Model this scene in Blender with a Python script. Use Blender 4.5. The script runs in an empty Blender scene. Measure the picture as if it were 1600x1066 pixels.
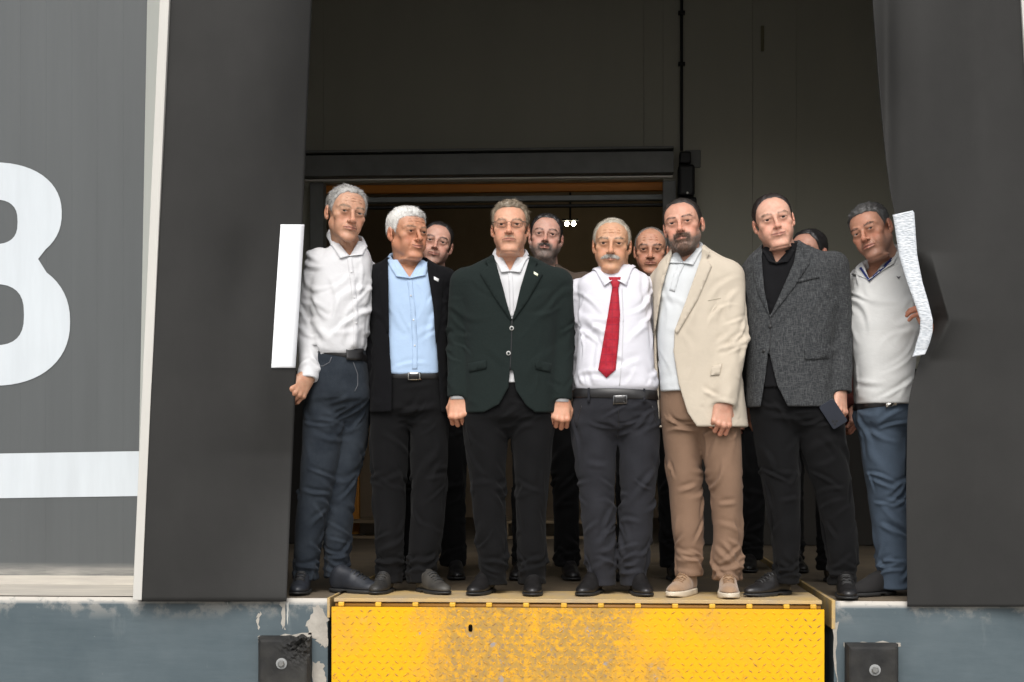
import bpy, math, random
import numpy as np
from mathutils import Vector, Matrix
from mathutils.bvhtree import BVHTree
from mathutils.geometry import delaunay_2d_cdt

random.seed(7)
RNG = np.random.default_rng(7)
scene = bpy.context.scene
COL = scene.collection
R = math.radians

# ------------------------------------------------------------------ camera
F_PX, HORIZON, YAW = 2436.0, 720.0, R(3.5)
CAM = np.array([0.43, -7.0, 0.60])
FWD = np.array([-math.sin(YAW), math.cos(YAW), 0.0])
RGT = np.array([math.cos(YAW), math.sin(YAW), 0.0])
cam_data = bpy.data.cameras.new("camera")
cam = bpy.data.objects.new("camera", cam_data)
COL.objects.link(cam)
cam.location = CAM
cam.rotation_euler = (R(90), 0, YAW)
cam_data.sensor_width = 36.0
cam_data.lens = F_PX / 1600.0 * 36.0
cam_data.shift_y = (HORIZON - 533.0) / 1600.0
cam_data.clip_start = 0.1
cam_data.clip_end = 2000
scene.camera = cam

# ------------------------------------------------------------------ sky, sun, exposure
SUN_EL, SUN_AZ = R(47), R(-3)      # azimuth measured from behind the camera, negative = from the left
world = bpy.data.worlds.new("World")
scene.world = world
world.use_nodes = True
wn, wl = world.node_tree.nodes, world.node_tree.links
bg = wn["Background"]
sky = wn.new("ShaderNodeTexSky")
sky.sky_type = 'NISHITA'
sky.sun_disc = False
sky.sun_elevation = SUN_EL
sky.sun_rotation = math.pi - SUN_AZ
sky.air_density, sky.dust_density, sky.ozone_density = 1.0, 4.0, 1.0
hs = wn.new("ShaderNodeHueSaturation")
hs.inputs["Saturation"].default_value = 0.28
wl.new(sky.outputs[0], hs.inputs["Color"])
wl.new(hs.outputs[0], bg.inputs["Color"])
bg.inputs["Strength"].default_value = 0.15
sun_data = bpy.data.lights.new("sun", 'SUN')
sun_data.energy = 0.9
sun_data.angle = R(38)
sun_data.color = (1.0, 0.965, 0.92)
sun = bpy.data.objects.new("sun", sun_data)
COL.objects.link(sun)
sun.location = (-3, -8, 9)
sd = Vector((-math.sin(SUN_AZ) * math.cos(SUN_EL), math.cos(SUN_AZ) * math.cos(SUN_EL), -math.sin(SUN_EL)))
sun.rotation_euler = sd.to_track_quat('-Z', 'Y').to_euler()
vs = scene.view_settings
vs.view_transform, vs.look, vs.gamma, vs.use_curve_mapping = 'Standard', 'None', 1.0, False
vs.exposure = 0.5

# ------------------------------------------------------------------ projection helpers
def at(px, py, Y):
    """world point on the upright plane y = Y seen at photo pixel (px, py)"""
    d = FWD + RGT * ((px - 800.0) / F_PX) + np.array([0, 0, (HORIZON - py) / F_PX])
    t = (Y - CAM[1]) / d[1]
    return CAM + t * d

def ray(px, py):
    d = FWD + RGT * ((px - 800.0) / F_PX) + np.array([0, 0, (HORIZON - py) / F_PX])
    return d / np.linalg.norm(d)

def to_px(X, Y, Z):
    vx, vy, vz = X - CAM[0], Y - CAM[1], Z - CAM[2]
    dep = vx * FWD[0] + vy * FWD[1]
    return 800.0 + F_PX * (vx * RGT[0] + vy * RGT[1]) / dep, HORIZON - F_PX * vz / dep, dep

# ------------------------------------------------------------------ object helpers
def tag(o, label=None, cat=None, group=None, kind=None):
    if label: o["label"] = label
    if cat: o["category"] = cat
    if group: o["group"] = group
    if kind: o["kind"] = kind
    return o

def link(o, parent=None):
    COL.objects.link(o)
    if parent is not None:
        o.parent = parent
    return o

def empty(name, loc):
    o = bpy.data.objects.new(name, None)
    o.location = tuple(float(c) for c in loc)
    o.empty_display_size = 0.1
    return link(o)

def mesh_np(name, V, faces, mat, parent=None, smooth=True, origin=(0, 0, 0), color=None):
    """V (n,3) array in world space, faces: (m,k) array or list of index lists"""
    V = np.asarray(V, dtype=np.float32) - np.asarray(origin, dtype=np.float32)
    me = bpy.data.meshes.new(name)
    if isinstance(faces, np.ndarray) and faces.ndim == 2:
        m, k = faces.shape
        me.vertices.add(len(V)); me.vertices.foreach_set("co", V.ravel())
        me.loops.add(m * k); me.loops.foreach_set("vertex_index", faces.astype(np.int32).ravel())
        me.polygons.add(m)
        me.polygons.foreach_set("loop_start", np.arange(0, m * k, k, dtype=np.int32))
        me.polygons.foreach_set("loop_total", np.full(m, k, dtype=np.int32))
    else:
        me.from_pydata([tuple(map(float, v)) for v in V], [], [list(map(int, f)) for f in faces])
    if color is not None:
        at_ = me.color_attributes.new("Col", 'FLOAT_COLOR', 'POINT')
        c4 = np.ones((len(V), 4), dtype=np.float32); c4[:, :3] = color
        at_.data.foreach_set("color", c4.ravel())
    me.update(calc_edges=True)
    me.validate()
    if smooth:
        me.polygons.foreach_set("use_smooth", np.ones(len(me.polygons), dtype=bool))
    if mat is not None:
        me.materials.append(mat)
    o = bpy.data.objects.new(name, me)
    return link(o, parent)

class MB:
    """collects boxes, bars, tubes into one mesh"""
    def __init__(self):
        self.v, self.f = [], []
    def add(self, vs_, fs_):
        n = len(self.v)
        self.v += [tuple(map(float, v)) for v in vs_]
        self.f += [[i + n for i in f] for f in fs_]
    def hexa(self, p):     # 8 corners: bottom ring 0-3, top ring 4-7
        self.add(p, [[3, 2, 1, 0], [4, 5, 6, 7], [0, 1, 5, 4], [1, 2, 6, 5], [2, 3, 7, 6], [3, 0, 4, 7]])
    def box(self, x0, x1, y0, y1, z0, z1):
        self.hexa([(x0, y0, z0), (x1, y0, z0), (x1, y1, z0), (x0, y1, z0),
                   (x0, y0, z1), (x1, y0, z1), (x1, y1, z1), (x0, y1, z1)])
    def tube(self, pts, r, n=8, caps=True):
        pts = [Vector(p) for p in pts]
        rr = r if isinstance(r, (list, tuple)) else [r] * len(pts)
        rings = []
        for i, p in enumerate(pts):
            t = (pts[min(i + 1, len(pts) - 1)] - pts[max(i - 1, 0)]).normalized()
            a = t.orthogonal().normalized() if i == 0 else (a - t * a.dot(t)).normalized()
            b = t.cross(a)
            rings.append([p + (a * math.cos(2 * math.pi * k / n) + b * math.sin(2 * math.pi * k / n)) * rr[i] for k in range(n)])
        vs_ = [q for g in rings for q in g]
        fs_ = [[i * n + k, i * n + (k + 1) % n, (i + 1) * n + (k + 1) % n, (i + 1) * n + k]
               for i in range(len(pts) - 1) for k in range(n)]
        if caps:
            fs_ += [list(range(n))[::-1], [(len(pts) - 1) * n + k for k in range(n)]]
        self.add(vs_, fs_)
    def build(self, name, mat, parent=None, origin=(0, 0, 0), smooth=False, bevel=0.0):
        o = mesh_np(name, np.array(self.v), self.f, mat, parent, smooth, origin)
        if bevel:
            b = o.modifiers.new("bevel", 'BEVEL'); b.width = bevel; b.segments = 2; b.limit_method = 'ANGLE'
        return o

# ------------------------------------------------------------------ materials
def mat(name, color, rough=0.7, metal=0.0, spec=0.5, var=0.0, var_scale=6.0, bump=0.0, bump_scale=80.0,
        color2=None, stretch=(1, 1, 1), sheen=0.0, detail=6.0):
    m = bpy.data.materials.new(name)
    m.use_nodes = True
    n, l = m.node_tree.nodes, m.node_tree.links
    b = n["Principled BSDF"]
    b.inputs["Base Color"].default_value = (*color, 1)
    b.inputs["Roughness"].default_value = rough
    b.inputs["Metallic"].default_value = metal
    b.inputs["Specular IOR Level"].default_value = spec
    if sheen:
        b.inputs["Sheen Weight"].default_value = sheen
    tc = n.new("ShaderNodeTexCoord")
    mp = n.new("ShaderNodeMapping")
    mp.inputs["Scale"].default_value = stretch
    l.new(tc.outputs["Object"], mp.inputs["Vector"])
    if var or color2:
        no = n.new("ShaderNodeTexNoise"); no.inputs["Scale"].default_value = var_scale
        no.inputs["Detail"].default_value = detail; no.inputs["Roughness"].default_value = 0.62
        l.new(mp.outputs[0], no.inputs["Vector"])
        mx = n.new("ShaderNodeMix"); mx.data_type = 'RGBA'
        c2 = color2 if color2 else tuple(c * (1 - var) for c in color)
        mx.inputs["A"].default_value = (*color, 1); mx.inputs["B"].default_value = (*c2, 1)
        rp = n.new("ShaderNodeMapRange"); rp.inputs["From Min"].default_value = 0.35; rp.inputs["From Max"].default_value = 0.68
        l.new(no.outputs["Fac"], rp.inputs["Value"]); l.new(rp.outputs[0], mx.inputs["Factor"])
        l.new(mx.outputs["Result"], b.inputs["Base Color"])
    if bump:
        nb = n.new("ShaderNodeTexNoise"); nb.inputs["Scale"].default_value = bump_scale; nb.inputs["Detail"].default_value = 3
        l.new(mp.outputs[0], nb.inputs["Vector"])
        bp = n.new("ShaderNodeBump"); bp.inputs["Strength"].default_value = bump; bp.inputs["Distance"].default_value = 0.004
        l.new(nb.outputs["Fac"], bp.inputs["Height"]); l.new(bp.outputs[0], b.inputs["Normal"])
    return m

def nodes_of(m):
    return m.node_tree.nodes, m.node_tree.links, m.node_tree.nodes["Principled BSDF"]

def mixcol(m, fac_socket, a, b):
    n, l = m.node_tree.nodes, m.node_tree.links
    mx = n.new("ShaderNodeMix"); mx.data_type = 'RGBA'
    for s, v in (("A", a), ("B", b)):
        if isinstance(v, tuple): mx.inputs[s].default_value = (*v, 1)
        else: l.new(v, mx.inputs[s])
    l.new(fac_socket, mx.inputs["Factor"])
    return mx.outputs["Result"]

def noise_mask(m, scale, lo, hi, stretch=(1, 1, 1), detail=6, offset=(0, 0, 0), coords="Object"):
    n, l = m.node_tree.nodes, m.node_tree.links
    tc = n.new("ShaderNodeTexCoord"); mp = n.new("ShaderNodeMapping")
    mp.inputs["Scale"].default_value = stretch; mp.inputs["Location"].default_value = offset
    l.new(tc.outputs[coords], mp.inputs["Vector"])
    no = n.new("ShaderNodeTexNoise"); no.inputs["Scale"].default_value = scale; no.inputs["Detail"].default_value = detail
    no.inputs["Roughness"].default_value = 0.65
    l.new(mp.outputs[0], no.inputs["Vector"])
    rp = n.new("ShaderNodeMapRange"); rp.inputs["From Min"].default_value = lo; rp.inputs["From Max"].default_value = hi
    l.new(no.outputs["Fac"], rp.inputs["Value"])
    return rp.outputs[0]

def math_node(m, op, a, b=None, clamp=False):
    n, l = m.node_tree.nodes, m.node_tree.links
    q = n.new("ShaderNodeMath"); q.operation = op; q.use_clamp = clamp
    for i, v in enumerate((a, b)):
        if v is None: continue
        if isinstance(v, (int, float)): q.inputs[i].default_value = v
        else: l.new(v, q.inputs[i])
    return q.outputs[0]

def pos_axis(m, axis, coords="Object"):
    n, l = m.node_tree.nodes, m.node_tree.links
    tc = n.new("ShaderNodeTexCoord"); sx = n.new("ShaderNodeSeparateXYZ")
    l.new(tc.outputs[coords], sx.inputs[0])
    return sx.outputs[axis]

def ramp_mask(m, sock, lo, hi):
    n, l = m.node_tree.nodes, m.node_tree.links
    rp = n.new("ShaderNodeMapRange"); rp.inputs["From Min"].default_value = lo; rp.inputs["From Max"].default_value = hi
    l.new(sock, rp.inputs["Value"])
    return rp.outputs[0]

# ------------------------------------------------------------------ THE SETTING
GROUND_Z = -1.18
FACE_Y = -0.27        # front face of the concrete dock
WALL_Y = 0.45         # cladding of the warehouse
INNER_Y = 4.2         # inner wall of the loading bay

m_asphalt = mat("yard_concrete", (0.30, 0.29, 0.27), 0.9, var=0.25, var_scale=1.2, bump=0.3, bump_scale=60)
o = mesh_np("ground", [(-400, -400, GROUND_Z), (400, -400, GROUND_Z), (400, 400, GROUND_Z), (-400, 400, GROUND_Z)], [[0, 1, 2, 3]], m_asphalt, smooth=False)
tag(o, "pale concrete truck yard in front of the dock", "yard", kind="structure")

# ---- blue painted dock face, left and right of the leveller pit
m_dock = mat("blue_dock_paint", (0.105, 0.165, 0.20), 0.5, spec=0.4)
n, l, b = nodes_of(m_dock)
base = mixcol(m_dock, noise_mask(m_dock, 2.2, 0.35, 0.7), (0.060, 0.084, 0.096), (0.090, 0.116, 0.128))
base = mixcol(m_dock, noise_mask(m_dock, 5.0, 0.60, 0.72, (1, 1, 0.25)), base, (0.122, 0.146, 0.154))      # runs
zz = pos_axis(m_dock, 2)
# worn to bare mortar near the top edge
worn_z = ramp_mask(m_dock, zz, -0.10, 0.03)
wear = math_node(m_dock, 'MULTIPLY', worn_z, noise_mask(m_dock, 9.0, 0.50, 0.60))
base = mixcol(m_dock, wear, base, (0.36, 0.34, 0.30))
edge = math_node(m_dock, 'MULTIPLY', ramp_mask(m_dock, zz, -0.030, -0.012), noise_mask(m_dock, 11.0, 0.34, 0.46, offset=(2, 0, 0)))
base = mixcol(m_dock, edge, base, (0.47, 0.44, 0.39))
drip = math_node(m_dock, 'MULTIPLY', ramp_mask(m_dock, zz, -0.42, -0.12), noise_mask(m_dock, 16.0, 0.665, 0.69, (1, 1, 0.10)))
base = mixcol(m_dock, drip, base, (0.50, 0.49, 0.45))
base = mixcol(m_dock, noise_mask(m_dock, 24.0, 0.72, 0.75), base, (0.40, 0.39, 0.36))
l.new(base, b.inputs["Base Color"])
nb = n.new("ShaderNodeTexNoise"); nb.inputs["Scale"].default_value = 14; nb.inputs["Detail"].default_value = 8
bp = n.new("ShaderNodeBump"); bp.inputs["Strength"].default_value = 0.35; bp.inputs["Distance"].default_value = 0.01
l.new(nb.outputs["Fac"], bp.inputs["Height"]); l.new(bp.outputs[0], b.inputs["Normal"])

m_mortar = mat("bare_mortar", (0.42, 0.39, 0.34), 0.95, var=0.3, var_scale=9, bump=0.8, bump_scale=45)
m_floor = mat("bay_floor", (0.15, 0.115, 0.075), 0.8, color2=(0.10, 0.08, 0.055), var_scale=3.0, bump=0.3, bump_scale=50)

pitL = at(512, 1000, FACE_Y)[0]
pitR = at(1303, 1000, FACE_Y)[0]

def rough_edge_block(name, x0, x1, chip_side, mat_):
    """concrete block with an uneven, chipped top front edge"""
    nx, nz = 160, 40
    xs = np.linspace(x0, x1, nx)
    V, Fc = [], []
    rr = np.random.default_rng(3)
    chip = np.convolve(rr.normal(0, 1, nx + 20), np.ones(5) / 5, 'same')[10:-10] * 0.004
    for i, x in enumerate(xs):
        c = abs(chip[i]) + 0.006
        prof = [(2.9, 0.0), (0.3, 0.0), (FACE_Y + 0.012 + c, -0.001), (FACE_Y + 0.003, -0.006 - c * 1.6), (FACE_Y, -0.03), (FACE_Y, -0.3), (FACE_Y, GROUND_Z)]
        V += [(x, y, z) for y, z in prof]
    k = 7
    for i in range(nx - 1):
        for j in range(k - 1):
            Fc.append([i * k + j, i * k + j + 1, (i + 1) * k + j + 1, (i + 1) * k + j])
    for i0 in (0, (nx - 1) * k):
        e = list(range(i0, i0 + k))
        n0 = len(V); V.append((V[i0][0], 2.9, GROUND_Z)); e.append(n0)
        Fc.append(e if i0 else e[::-1])
    o = mesh_np(name, V, Fc, mat_, smooth=False)
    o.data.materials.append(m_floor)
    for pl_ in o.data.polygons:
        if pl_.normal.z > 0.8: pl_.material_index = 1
    return o

dL = rough_edge_block("dock_wall", -6.5, pitL, 1, m_dock)
tag(dL, "blue-grey painted concrete dock face under the facade with the number", "dock wall")
dR = rough_edge_block("dock_wall", pitR, 6.5, -1, m_dock)
tag(dR, "blue-grey painted concrete dock face under the curtain with the bent white strip", "dock wall")

def mortar_patch(pts_px, seed, th=0.004):
    pts = [at(px, py, FACE_Y) for px, py in pts_px]
    rr = np.random.default_rng(seed)
    ring = []
    for i in range(len(pts)):
        a_, b_ = pts[i], pts[(i + 1) % len(pts)]
        for t in np.linspace(0, 1, 7)[:-1]:
            q = a_ + (b_ - a_) * t
            ring.append((q[0] + rr.normal(0, 0.004), q[2] + rr.normal(0, 0.004)))
    th = 0.0016
    nn = len(ring)
    res = delaunay_2d_cdt([Vector(p) for p in ring], [(i, (i + 1) % nn) for i in range(nn)], [], 1, 1e-6)
    V = [(v[0], FACE_Y - th, v[1]) for v in res[0]]
    Fc = [list(f) for f in res[2]]
    out = []
    for f in Fc:
        (x0, _, z0), (x1, _, z1), (x2, _, z2) = (V[i] for i in f[:3])
        out.append(f[::-1] if (x1 - x0) * (z2 - z0) - (x2 - x0) * (z1 - z0) < 0 else f)
    return V, out
for k_, (pp, par) in enumerate([
    ([(489, 950), (500, 945), (512, 965), (512, 1008), (503, 1010), (493, 1000), (484, 992), (480, 975)], dL),
    ([(488, 1036), (502, 1034), (510, 1060), (510, 1090), (488, 1090)], dL),
    ([(404, 994), (484, 990), (487, 1004), (404, 1004)], dL),
    ([(438, 938), (447, 938), (446, 984), (440, 978)], dL),
    ([(402, 958), (407, 956), (406, 982), (402, 980)], dL),
    ([(1318, 1004), (1405, 1004), (1408, 1010), (1318, 1014)], dR),
    ([(1303, 975), (1309, 972), (1308, 1066), (1304, 1080)], dR)]):
    V, Fc = mortar_patch(pp, 20 + k_)
    mesh_np("mortar_patch", V, Fc, m_mortar, par, smooth=True)

# ---- bay floor, inner room floor
def slab(name, x0, x1, y0, y1, z, mat_, label, cat, kind="structure", th=0.15):
    mb = MB(); mb.box(x0, x1, y0, y1, z - th, z)
    return tag(mb.build(name, mat_), label, cat, kind=kind)
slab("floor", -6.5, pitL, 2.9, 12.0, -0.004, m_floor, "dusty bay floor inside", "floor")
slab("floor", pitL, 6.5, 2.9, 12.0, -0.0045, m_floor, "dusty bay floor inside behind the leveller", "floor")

# ---- ledge skirting of mortar under the cladding
mb = MB()
xw0, xw1 = -6.5, at(330, 900, WALL_Y)[0]
mb.add([(xw0, WALL_Y - 0.08, 0.001), (xw1, WALL_Y - 0.08, 0.001), (xw1, WALL_Y + 0.02, 0.05), (xw0, WALL_Y + 0.02, 0.05)], [[0, 1, 2, 3]])
mb.add([(xw0, FACE_Y + 0.03, 0.003), (xw1, FACE_Y + 0.03, 0.003), (xw1, WALL_Y - 0.07, 0.003), (xw0, WALL_Y - 0.07, 0.003)], [[0, 1, 2, 3]])
m_ledge = mat("dusty_ledge", (0.50, 0.46, 0.39), 0.95, color2=(0.36, 0.33, 0.29), var_scale=5, stretch=(0.4, 3, 3), bump=0.8, bump_scale=30)
tag(mb.build("ledge", m_ledge), "dusty beige mortar ledge at the foot of the grey cladding", "ledge", kind="structure")

# ---- cladding: vertical grey panels with shallow grooves
m_clad = mat("grey_cladding", (0.088, 0.0945, 0.0965), 0.5, spec=0.3, var=0.10, var_scale=1.3, stretch=(6, 1, 0.5))
n, l, b = nodes_of(m_clad)
zc = pos_axis(m_clad, 2)
dust = math_node(m_clad, 'MULTIPLY', ramp_mask(m_clad, zc, 0.105, 0.04), noise_mask(m_clad, 7, 0.30, 0.62, (0.3, 1, 5)), True)
src = b.inputs["Base Color"].links[0].from_socket
specks = math_node(m_clad, 'MULTIPLY', ramp_mask(m_clad, zc, 0.45, 0.1), noise_mask(m_clad, 60, 0.70, 0.73), True)
c1 = mixcol(m_clad, dust, src, (0.40, 0.38, 0.34))
l.new(mixcol(m_clad, specks, c1, (0.36, 0.35, 0.33)), b.inputs["Base Color"])
wall = empty("warehouse_wall", (-2.5, WALL_Y, 0.0))
tag(wall, "grey ribbed cladding wall with a big white number and white band", "wall")
RIB = 0.128
wall_right = at(233, 500, WALL_Y)[0]
px1 = wall_right
k_ = 0
while px1 > -6.5:
    px0 = px1 - 8 * RIB
    V, Fc = [], []
    prof = []
    for r_ in range(8):
        xa = px0 + r_ * RIB
        g = 0.006 if r_ == 0 else 0.0007
        wd = 0.004 if r_ == 0 else 0.0030
        prof += [(xa, g), (xa + wd, 0.0), (xa + RIB * 0.5, -0.0006), (xa + RIB - wd, 0.0)]
    prof.append((px1, 0.006))
    zs = (0.03, 6.0)
    for x, g in prof:
        V += [(x, WALL_Y + g, zs[0]), (x, WALL_Y + g, zs[1])]
    nn = len(prof)
    for i in range(nn - 1):
        Fc.append([2 * i, 2 * i + 2, 2 * i + 3, 2 * i + 1])
    mesh_np("wall_panel", V, Fc, m_clad, wall, smooth=False, origin=wall.location)
    px1 = px0
    k_ += 1
m_white = mat("white_vinyl", (0.55, 0.59, 0.62), 0.5, var=0.10, var_scale=2, stretch=(5, 1, 0.6))
def wall_decal(name, ring_px, holes=(), off=0.004):
    pts = [at(px, py, WALL_Y) for px, py in ring_px]
    vv = [Vector((p[0], p[2])) for p in pts]
    edges = [(i, (i + 1) % len(pts)) for i in range(len(pts))]
    for h in holes:
        n0 = len(vv)
        hp = [at(px, py, WALL_Y) for px, py in h]
        vv += [Vector((p[0], p[2])) for p in hp]
        edges += [(n0 + i, n0 + (i + 1) % len(hp)) for i in range(len(hp))]
    res = delaunay_2d_cdt(vv, edges, [], 1, 1e-6)
    V2, F2 = res[0], res[2]
    def inside(p, ring):
        c = False; j = len(ring) - 1
        for i in range(len(ring)):
            if (ring[i][1] > p[1]) != (ring[j][1] > p[1]) and p[0] < (ring[j][0] - ring[i][0]) * (p[1] - ring[i][1]) / (ring[j][1] - ring[i][1]) + ring[i][0]:
                c = not c
            j = i
        return c
    hr = [[(at(px, py, WALL_Y)[0], at(px, py, WALL_Y)[2]) for px, py in h] for h in holes]
    orr = [(p[0], p[2]) for p in pts]
    keep = []
    for f in F2:
        c = [sum(V2[i][k] for i in f) / 3 for k in (0, 1)]
        if inside(c, orr) and not any(inside(c, h) for h in hr):
            keep.append(list(f)[::-1])
    V3 = [(v[0], WALL_Y - off, v[1]) for v in V2]
    mesh_np(name, V3, keep, m_white, wall, smooth=False, origin=wall.location)
def arc(cx, cy, rx, ry, a0, a1, n_=18, p=2.0):
    out = []
    for t in np.linspace(R(a0), R(a1), n_):
        c, s = math.cos(t), math.sin(t)
        out.append((cx + rx * abs(c) ** (2 / p) * (1 if c >= 0 else -1), cy - ry * abs(s) ** (2 / p) * (1 if s >= 0 else -1)))
    return out
cx8 = -12
right = arc(cx8, 334, 109, 80, 90, -42, 22, 2.25) + [(60, 405)] + arc(cx8, 503, 122, 100, 48, -90, 24, 2.25)
left = [(2 * cx8 - x, y) for x, y in right[::-1]]
up_hole = arc(cx8, 347, 40, 35, 0, 360, 33, 2.7)[:-1]
lo_hole = arc(cx8, 492, 50, 48, 0, 360, 33, 2.7)[:-1]
wall_decal("painted_number", right + left, (up_hole, lo_hole))
wall_decal("painted_band", [(-600, 719), (228, 705), (228, 775), (-600, 788)])

# right facade (mostly hidden behind the curtain)
wall_r = empty("warehouse_wall", (3.0, WALL_Y, 0.0))
tag(wall_r, "grey ribbed cladding beyond the bent curtain at the right edge", "wall")
xr = at(1640, 500, WALL_Y)[0]
mb = MB(); mb.box(xr, 6.5, WALL_Y, WALL_Y + 0.1, 0.0, 6.0)
mb.build("wall_panel", m_clad, wall_r, origin=wall_r.location)
# wall over the opening
wall_t = MB(); wall_t.box(-2.06, xr - 0.005, WALL_Y + 0.01, WALL_Y + 0.1, 3.05, 6.0)
tag(wall_t.build("facade_wall", m_clad), "grey cladding above the dock opening out of frame", "wall")

# ---- inner bay: dark painted walls and ceiling
m_inner = mat("olive_inner_wall", (0.51, 0.495, 0.41), 0.7, color2=(0.46, 0.45, 0.375), var_scale=0.9, stretch=(2, 1, 0.6))
m_dark = mat("dark_ceiling", (0.20, 0.19, 0.17), 0.9)
dxl, dxr = at(506, 300, INNER_Y)[0], at(1036, 300, INNER_Y)[0]
dzt = at(800, 283, INNER_Y)[2]
inner = empty("bay_wall", (0, INNER_Y, 0))
tag(inner, "dark olive inner wall of the bay above and beside the door opening", "wall")
seams = [at(p, 100, INNER_Y)[0] for p in (1176, 1244)]
zt = 4.5
def ipanel(x0, x1, z0, z1, y=INNER_Y):
    mb = MB(); mb.box(x0 + 0.0008, x1 - 0.0008, y, y + 0.12, z0, z1)
    mb.build("wall_panel", m_inner, inner, origin=inner.location, bevel=0.0015)
ipanel(dxr, seams[0], 0, zt); ipanel(seams[0], seams[1], 0, zt, INNER_Y - 0.004); ipanel(seams[1], 3.9, 0, zt)
ipanel(-3.9, dxl, 0, zt)
ipanel(dxl, at(1006, 100, INNER_Y)[0], dzt, zt, INNER_Y - 0.002); ipanel(at(1006, 100, INNER_Y)[0], dxr, dzt, zt, INNER_Y)
m_shade_panel = mat("wall_shade_dark", (0.022, 0.019, 0.015), 0.7, var=0.3, var_scale=3)  # added dark panels standing in for shade low on the inner wall
for x0, x1 in ((dxr + 0.12, 3.85), (-3.85, dxl - 0.12)):
    mb = MB(); mb.box(x0, x1, INNER_Y - 0.03, INNER_Y - 0.006, 0.0, 1.25)
    mb.build("shade_panel", m_shade_panel, inner, origin=inner.location, bevel=0.003)
# side walls and ceiling of the bay
mb = MB(); mb.box(-2.75, -2.65, WALL_Y + 0.12, INNER_Y, 0, zt)
tag(mb.build("bay_side_wall", m_inner), "dark side wall of the bay behind the plain curtain", "wall")
mb = MB(); mb.box(2.65, 2.75, WALL_Y + 0.12, INNER_Y, 0, zt)
tag(mb.build("bay_side_wall", m_inner), "dark side wall of the bay behind the bent curtain", "wall")
mb = MB(); mb.box(-3.9, 3.9, WALL_Y + 0.11, INNER_Y + 0.2, zt, zt + 0.1)
tag(mb.build("ceiling", m_dark), "dark ceiling of the loading bay", "ceiling", kind="structure")

# ---- inner door: header box, bright rail, side posts, orange band, grey bar, motor, conduit
m_steel = mat("dark_steel", (0.26, 0.265, 0.26), 0.6, metal=0.0, var=0.2, var_scale=6)
m_rail = mat("bright_rail", (0.92, 0.90, 0.84), 0.6)
m_black = mat("black_plastic", (0.012, 0.012, 0.013), 0.5)
m_orange = mat("orange_panel", (0.75, 0.26, 0.02), 0.5, var=0.15, var_scale=3, stretch=(0.3, 1, 3))
m_grey = mat("grey_bar", (0.30, 0.32, 0.32), 0.5)
YD = INNER_Y - 0.14
door = empty("rolling_door", (at(800, 280, INNER_Y)[0], INNER_Y, dzt))
tag(door, "raised inner door with dark steel header box and bright bottom rail", "door")
def pxbox(name, x0, x1, y0, y1, Yf, depth, m_, parent, bevel=0.004):
    a_, b_ = at(x0, y1, Yf), at(x1, y0, Yf)
    mb = MB(); mb.box(a_[0], b_[0], Yf, Yf + depth, min(a_[2], b_[2]), max(a_[2], b_[2]))
    org = parent.location if parent is not None else (0, 0, 0)
    return mb.build(name, m_, parent, origin=org, bevel=bevel)
pxbox("header_box", 440, 1053, 236, 276, YD - 0.05, 0.19, m_steel, door)
pxbox("header_flange", 440, 1053, 231.5, 235.5, YD - 0.07, 0.21, m_steel, door)
pxbox("bottom_rail", 440, 1051, 276.6, 281, YD - 0.085, 0.04, m_rail, door, 0.002)
pxbox("guide_post", 1036, 1056, 282, 852, YD + 0.02, 0.11, m_steel, door)
pxbox("guide_post", 484, 505, 285, 852, YD + 0.02, 0.11, m_steel, door)
pxbox("door_slat", 505, 1037, 284, 303, INNER_Y + 0.10, 0.05, m_orange, door)
pxbox("door_slat", 505, 1037, 303.5, 317, INNER_Y + 0.06, 0.08, m_grey, door)
pxbox("door_slat", 505, 1037, 317.5, 327, INNER_Y + 0.09, 0.05, m_black, door)
motor = empty("door_motor", at(1074, 300, INNER_Y))
tag(motor, "black door motor unit hanging beside the header box", "motor")
pxbox("housing", 1060, 1086, 256, 306, INNER_Y - 0.2, 0.15, m_black, motor, 0.02)
pxbox("gearbox", 1062, 1080, 236, 255, INNER_Y - 0.18, 0.12, m_black, motor, 0.012)
pxbox("mounting_plate", 1070, 1095, 234, 262, INNER_Y - 0.03, 0.025, m_steel, motor, 0.008)
pxbox("cover", 1057, 1089, 306.5, 322, INNER_Y - 0.22, 0.17, m_black, motor, 0.02)
mb = MB(); q = at(1074, 298, INNER_Y - 0.205); mb.tube([(q[0], q[1] + 0.01, q[2] - 0.015), (q[0], q[1] - 0.004, q[2] - 0.015)], 0.008, 10)
mb.build("indicator", m_rail, motor, origin=motor.location)
mb = MB()
ca, cb = at(1065, 236, INNER_Y - 0.03), at(1065, -120, INNER_Y - 0.03)
mb.tube([ca, cb], 0.011, 10)
conduit = mb.build("conduit", m_black); tag(conduit, "thin dark conduit running up the wall above the motor", "conduit")
for py in (100, 20):
    q = at(1065, py, INNER_Y - 0.03); mb = MB(); mb.box(q[0] - 0.024, q[0] + 0.024, q[1] - 0.016, INNER_Y, q[2] - 0.011, q[2] + 0.011)
    mb.build("clip", m_black, conduit)
# faint conduit plate on the right wall
plate = pxbox("wall_plate", 1189, 1194, 40, 80, INNER_Y - 0.02, 0.016, mat("plate_paint", (0.22, 0.2, 0.12), 0.5), None)
tag(plate, "narrow pale plate fixed high on the inner wall", "wall plate")

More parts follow.
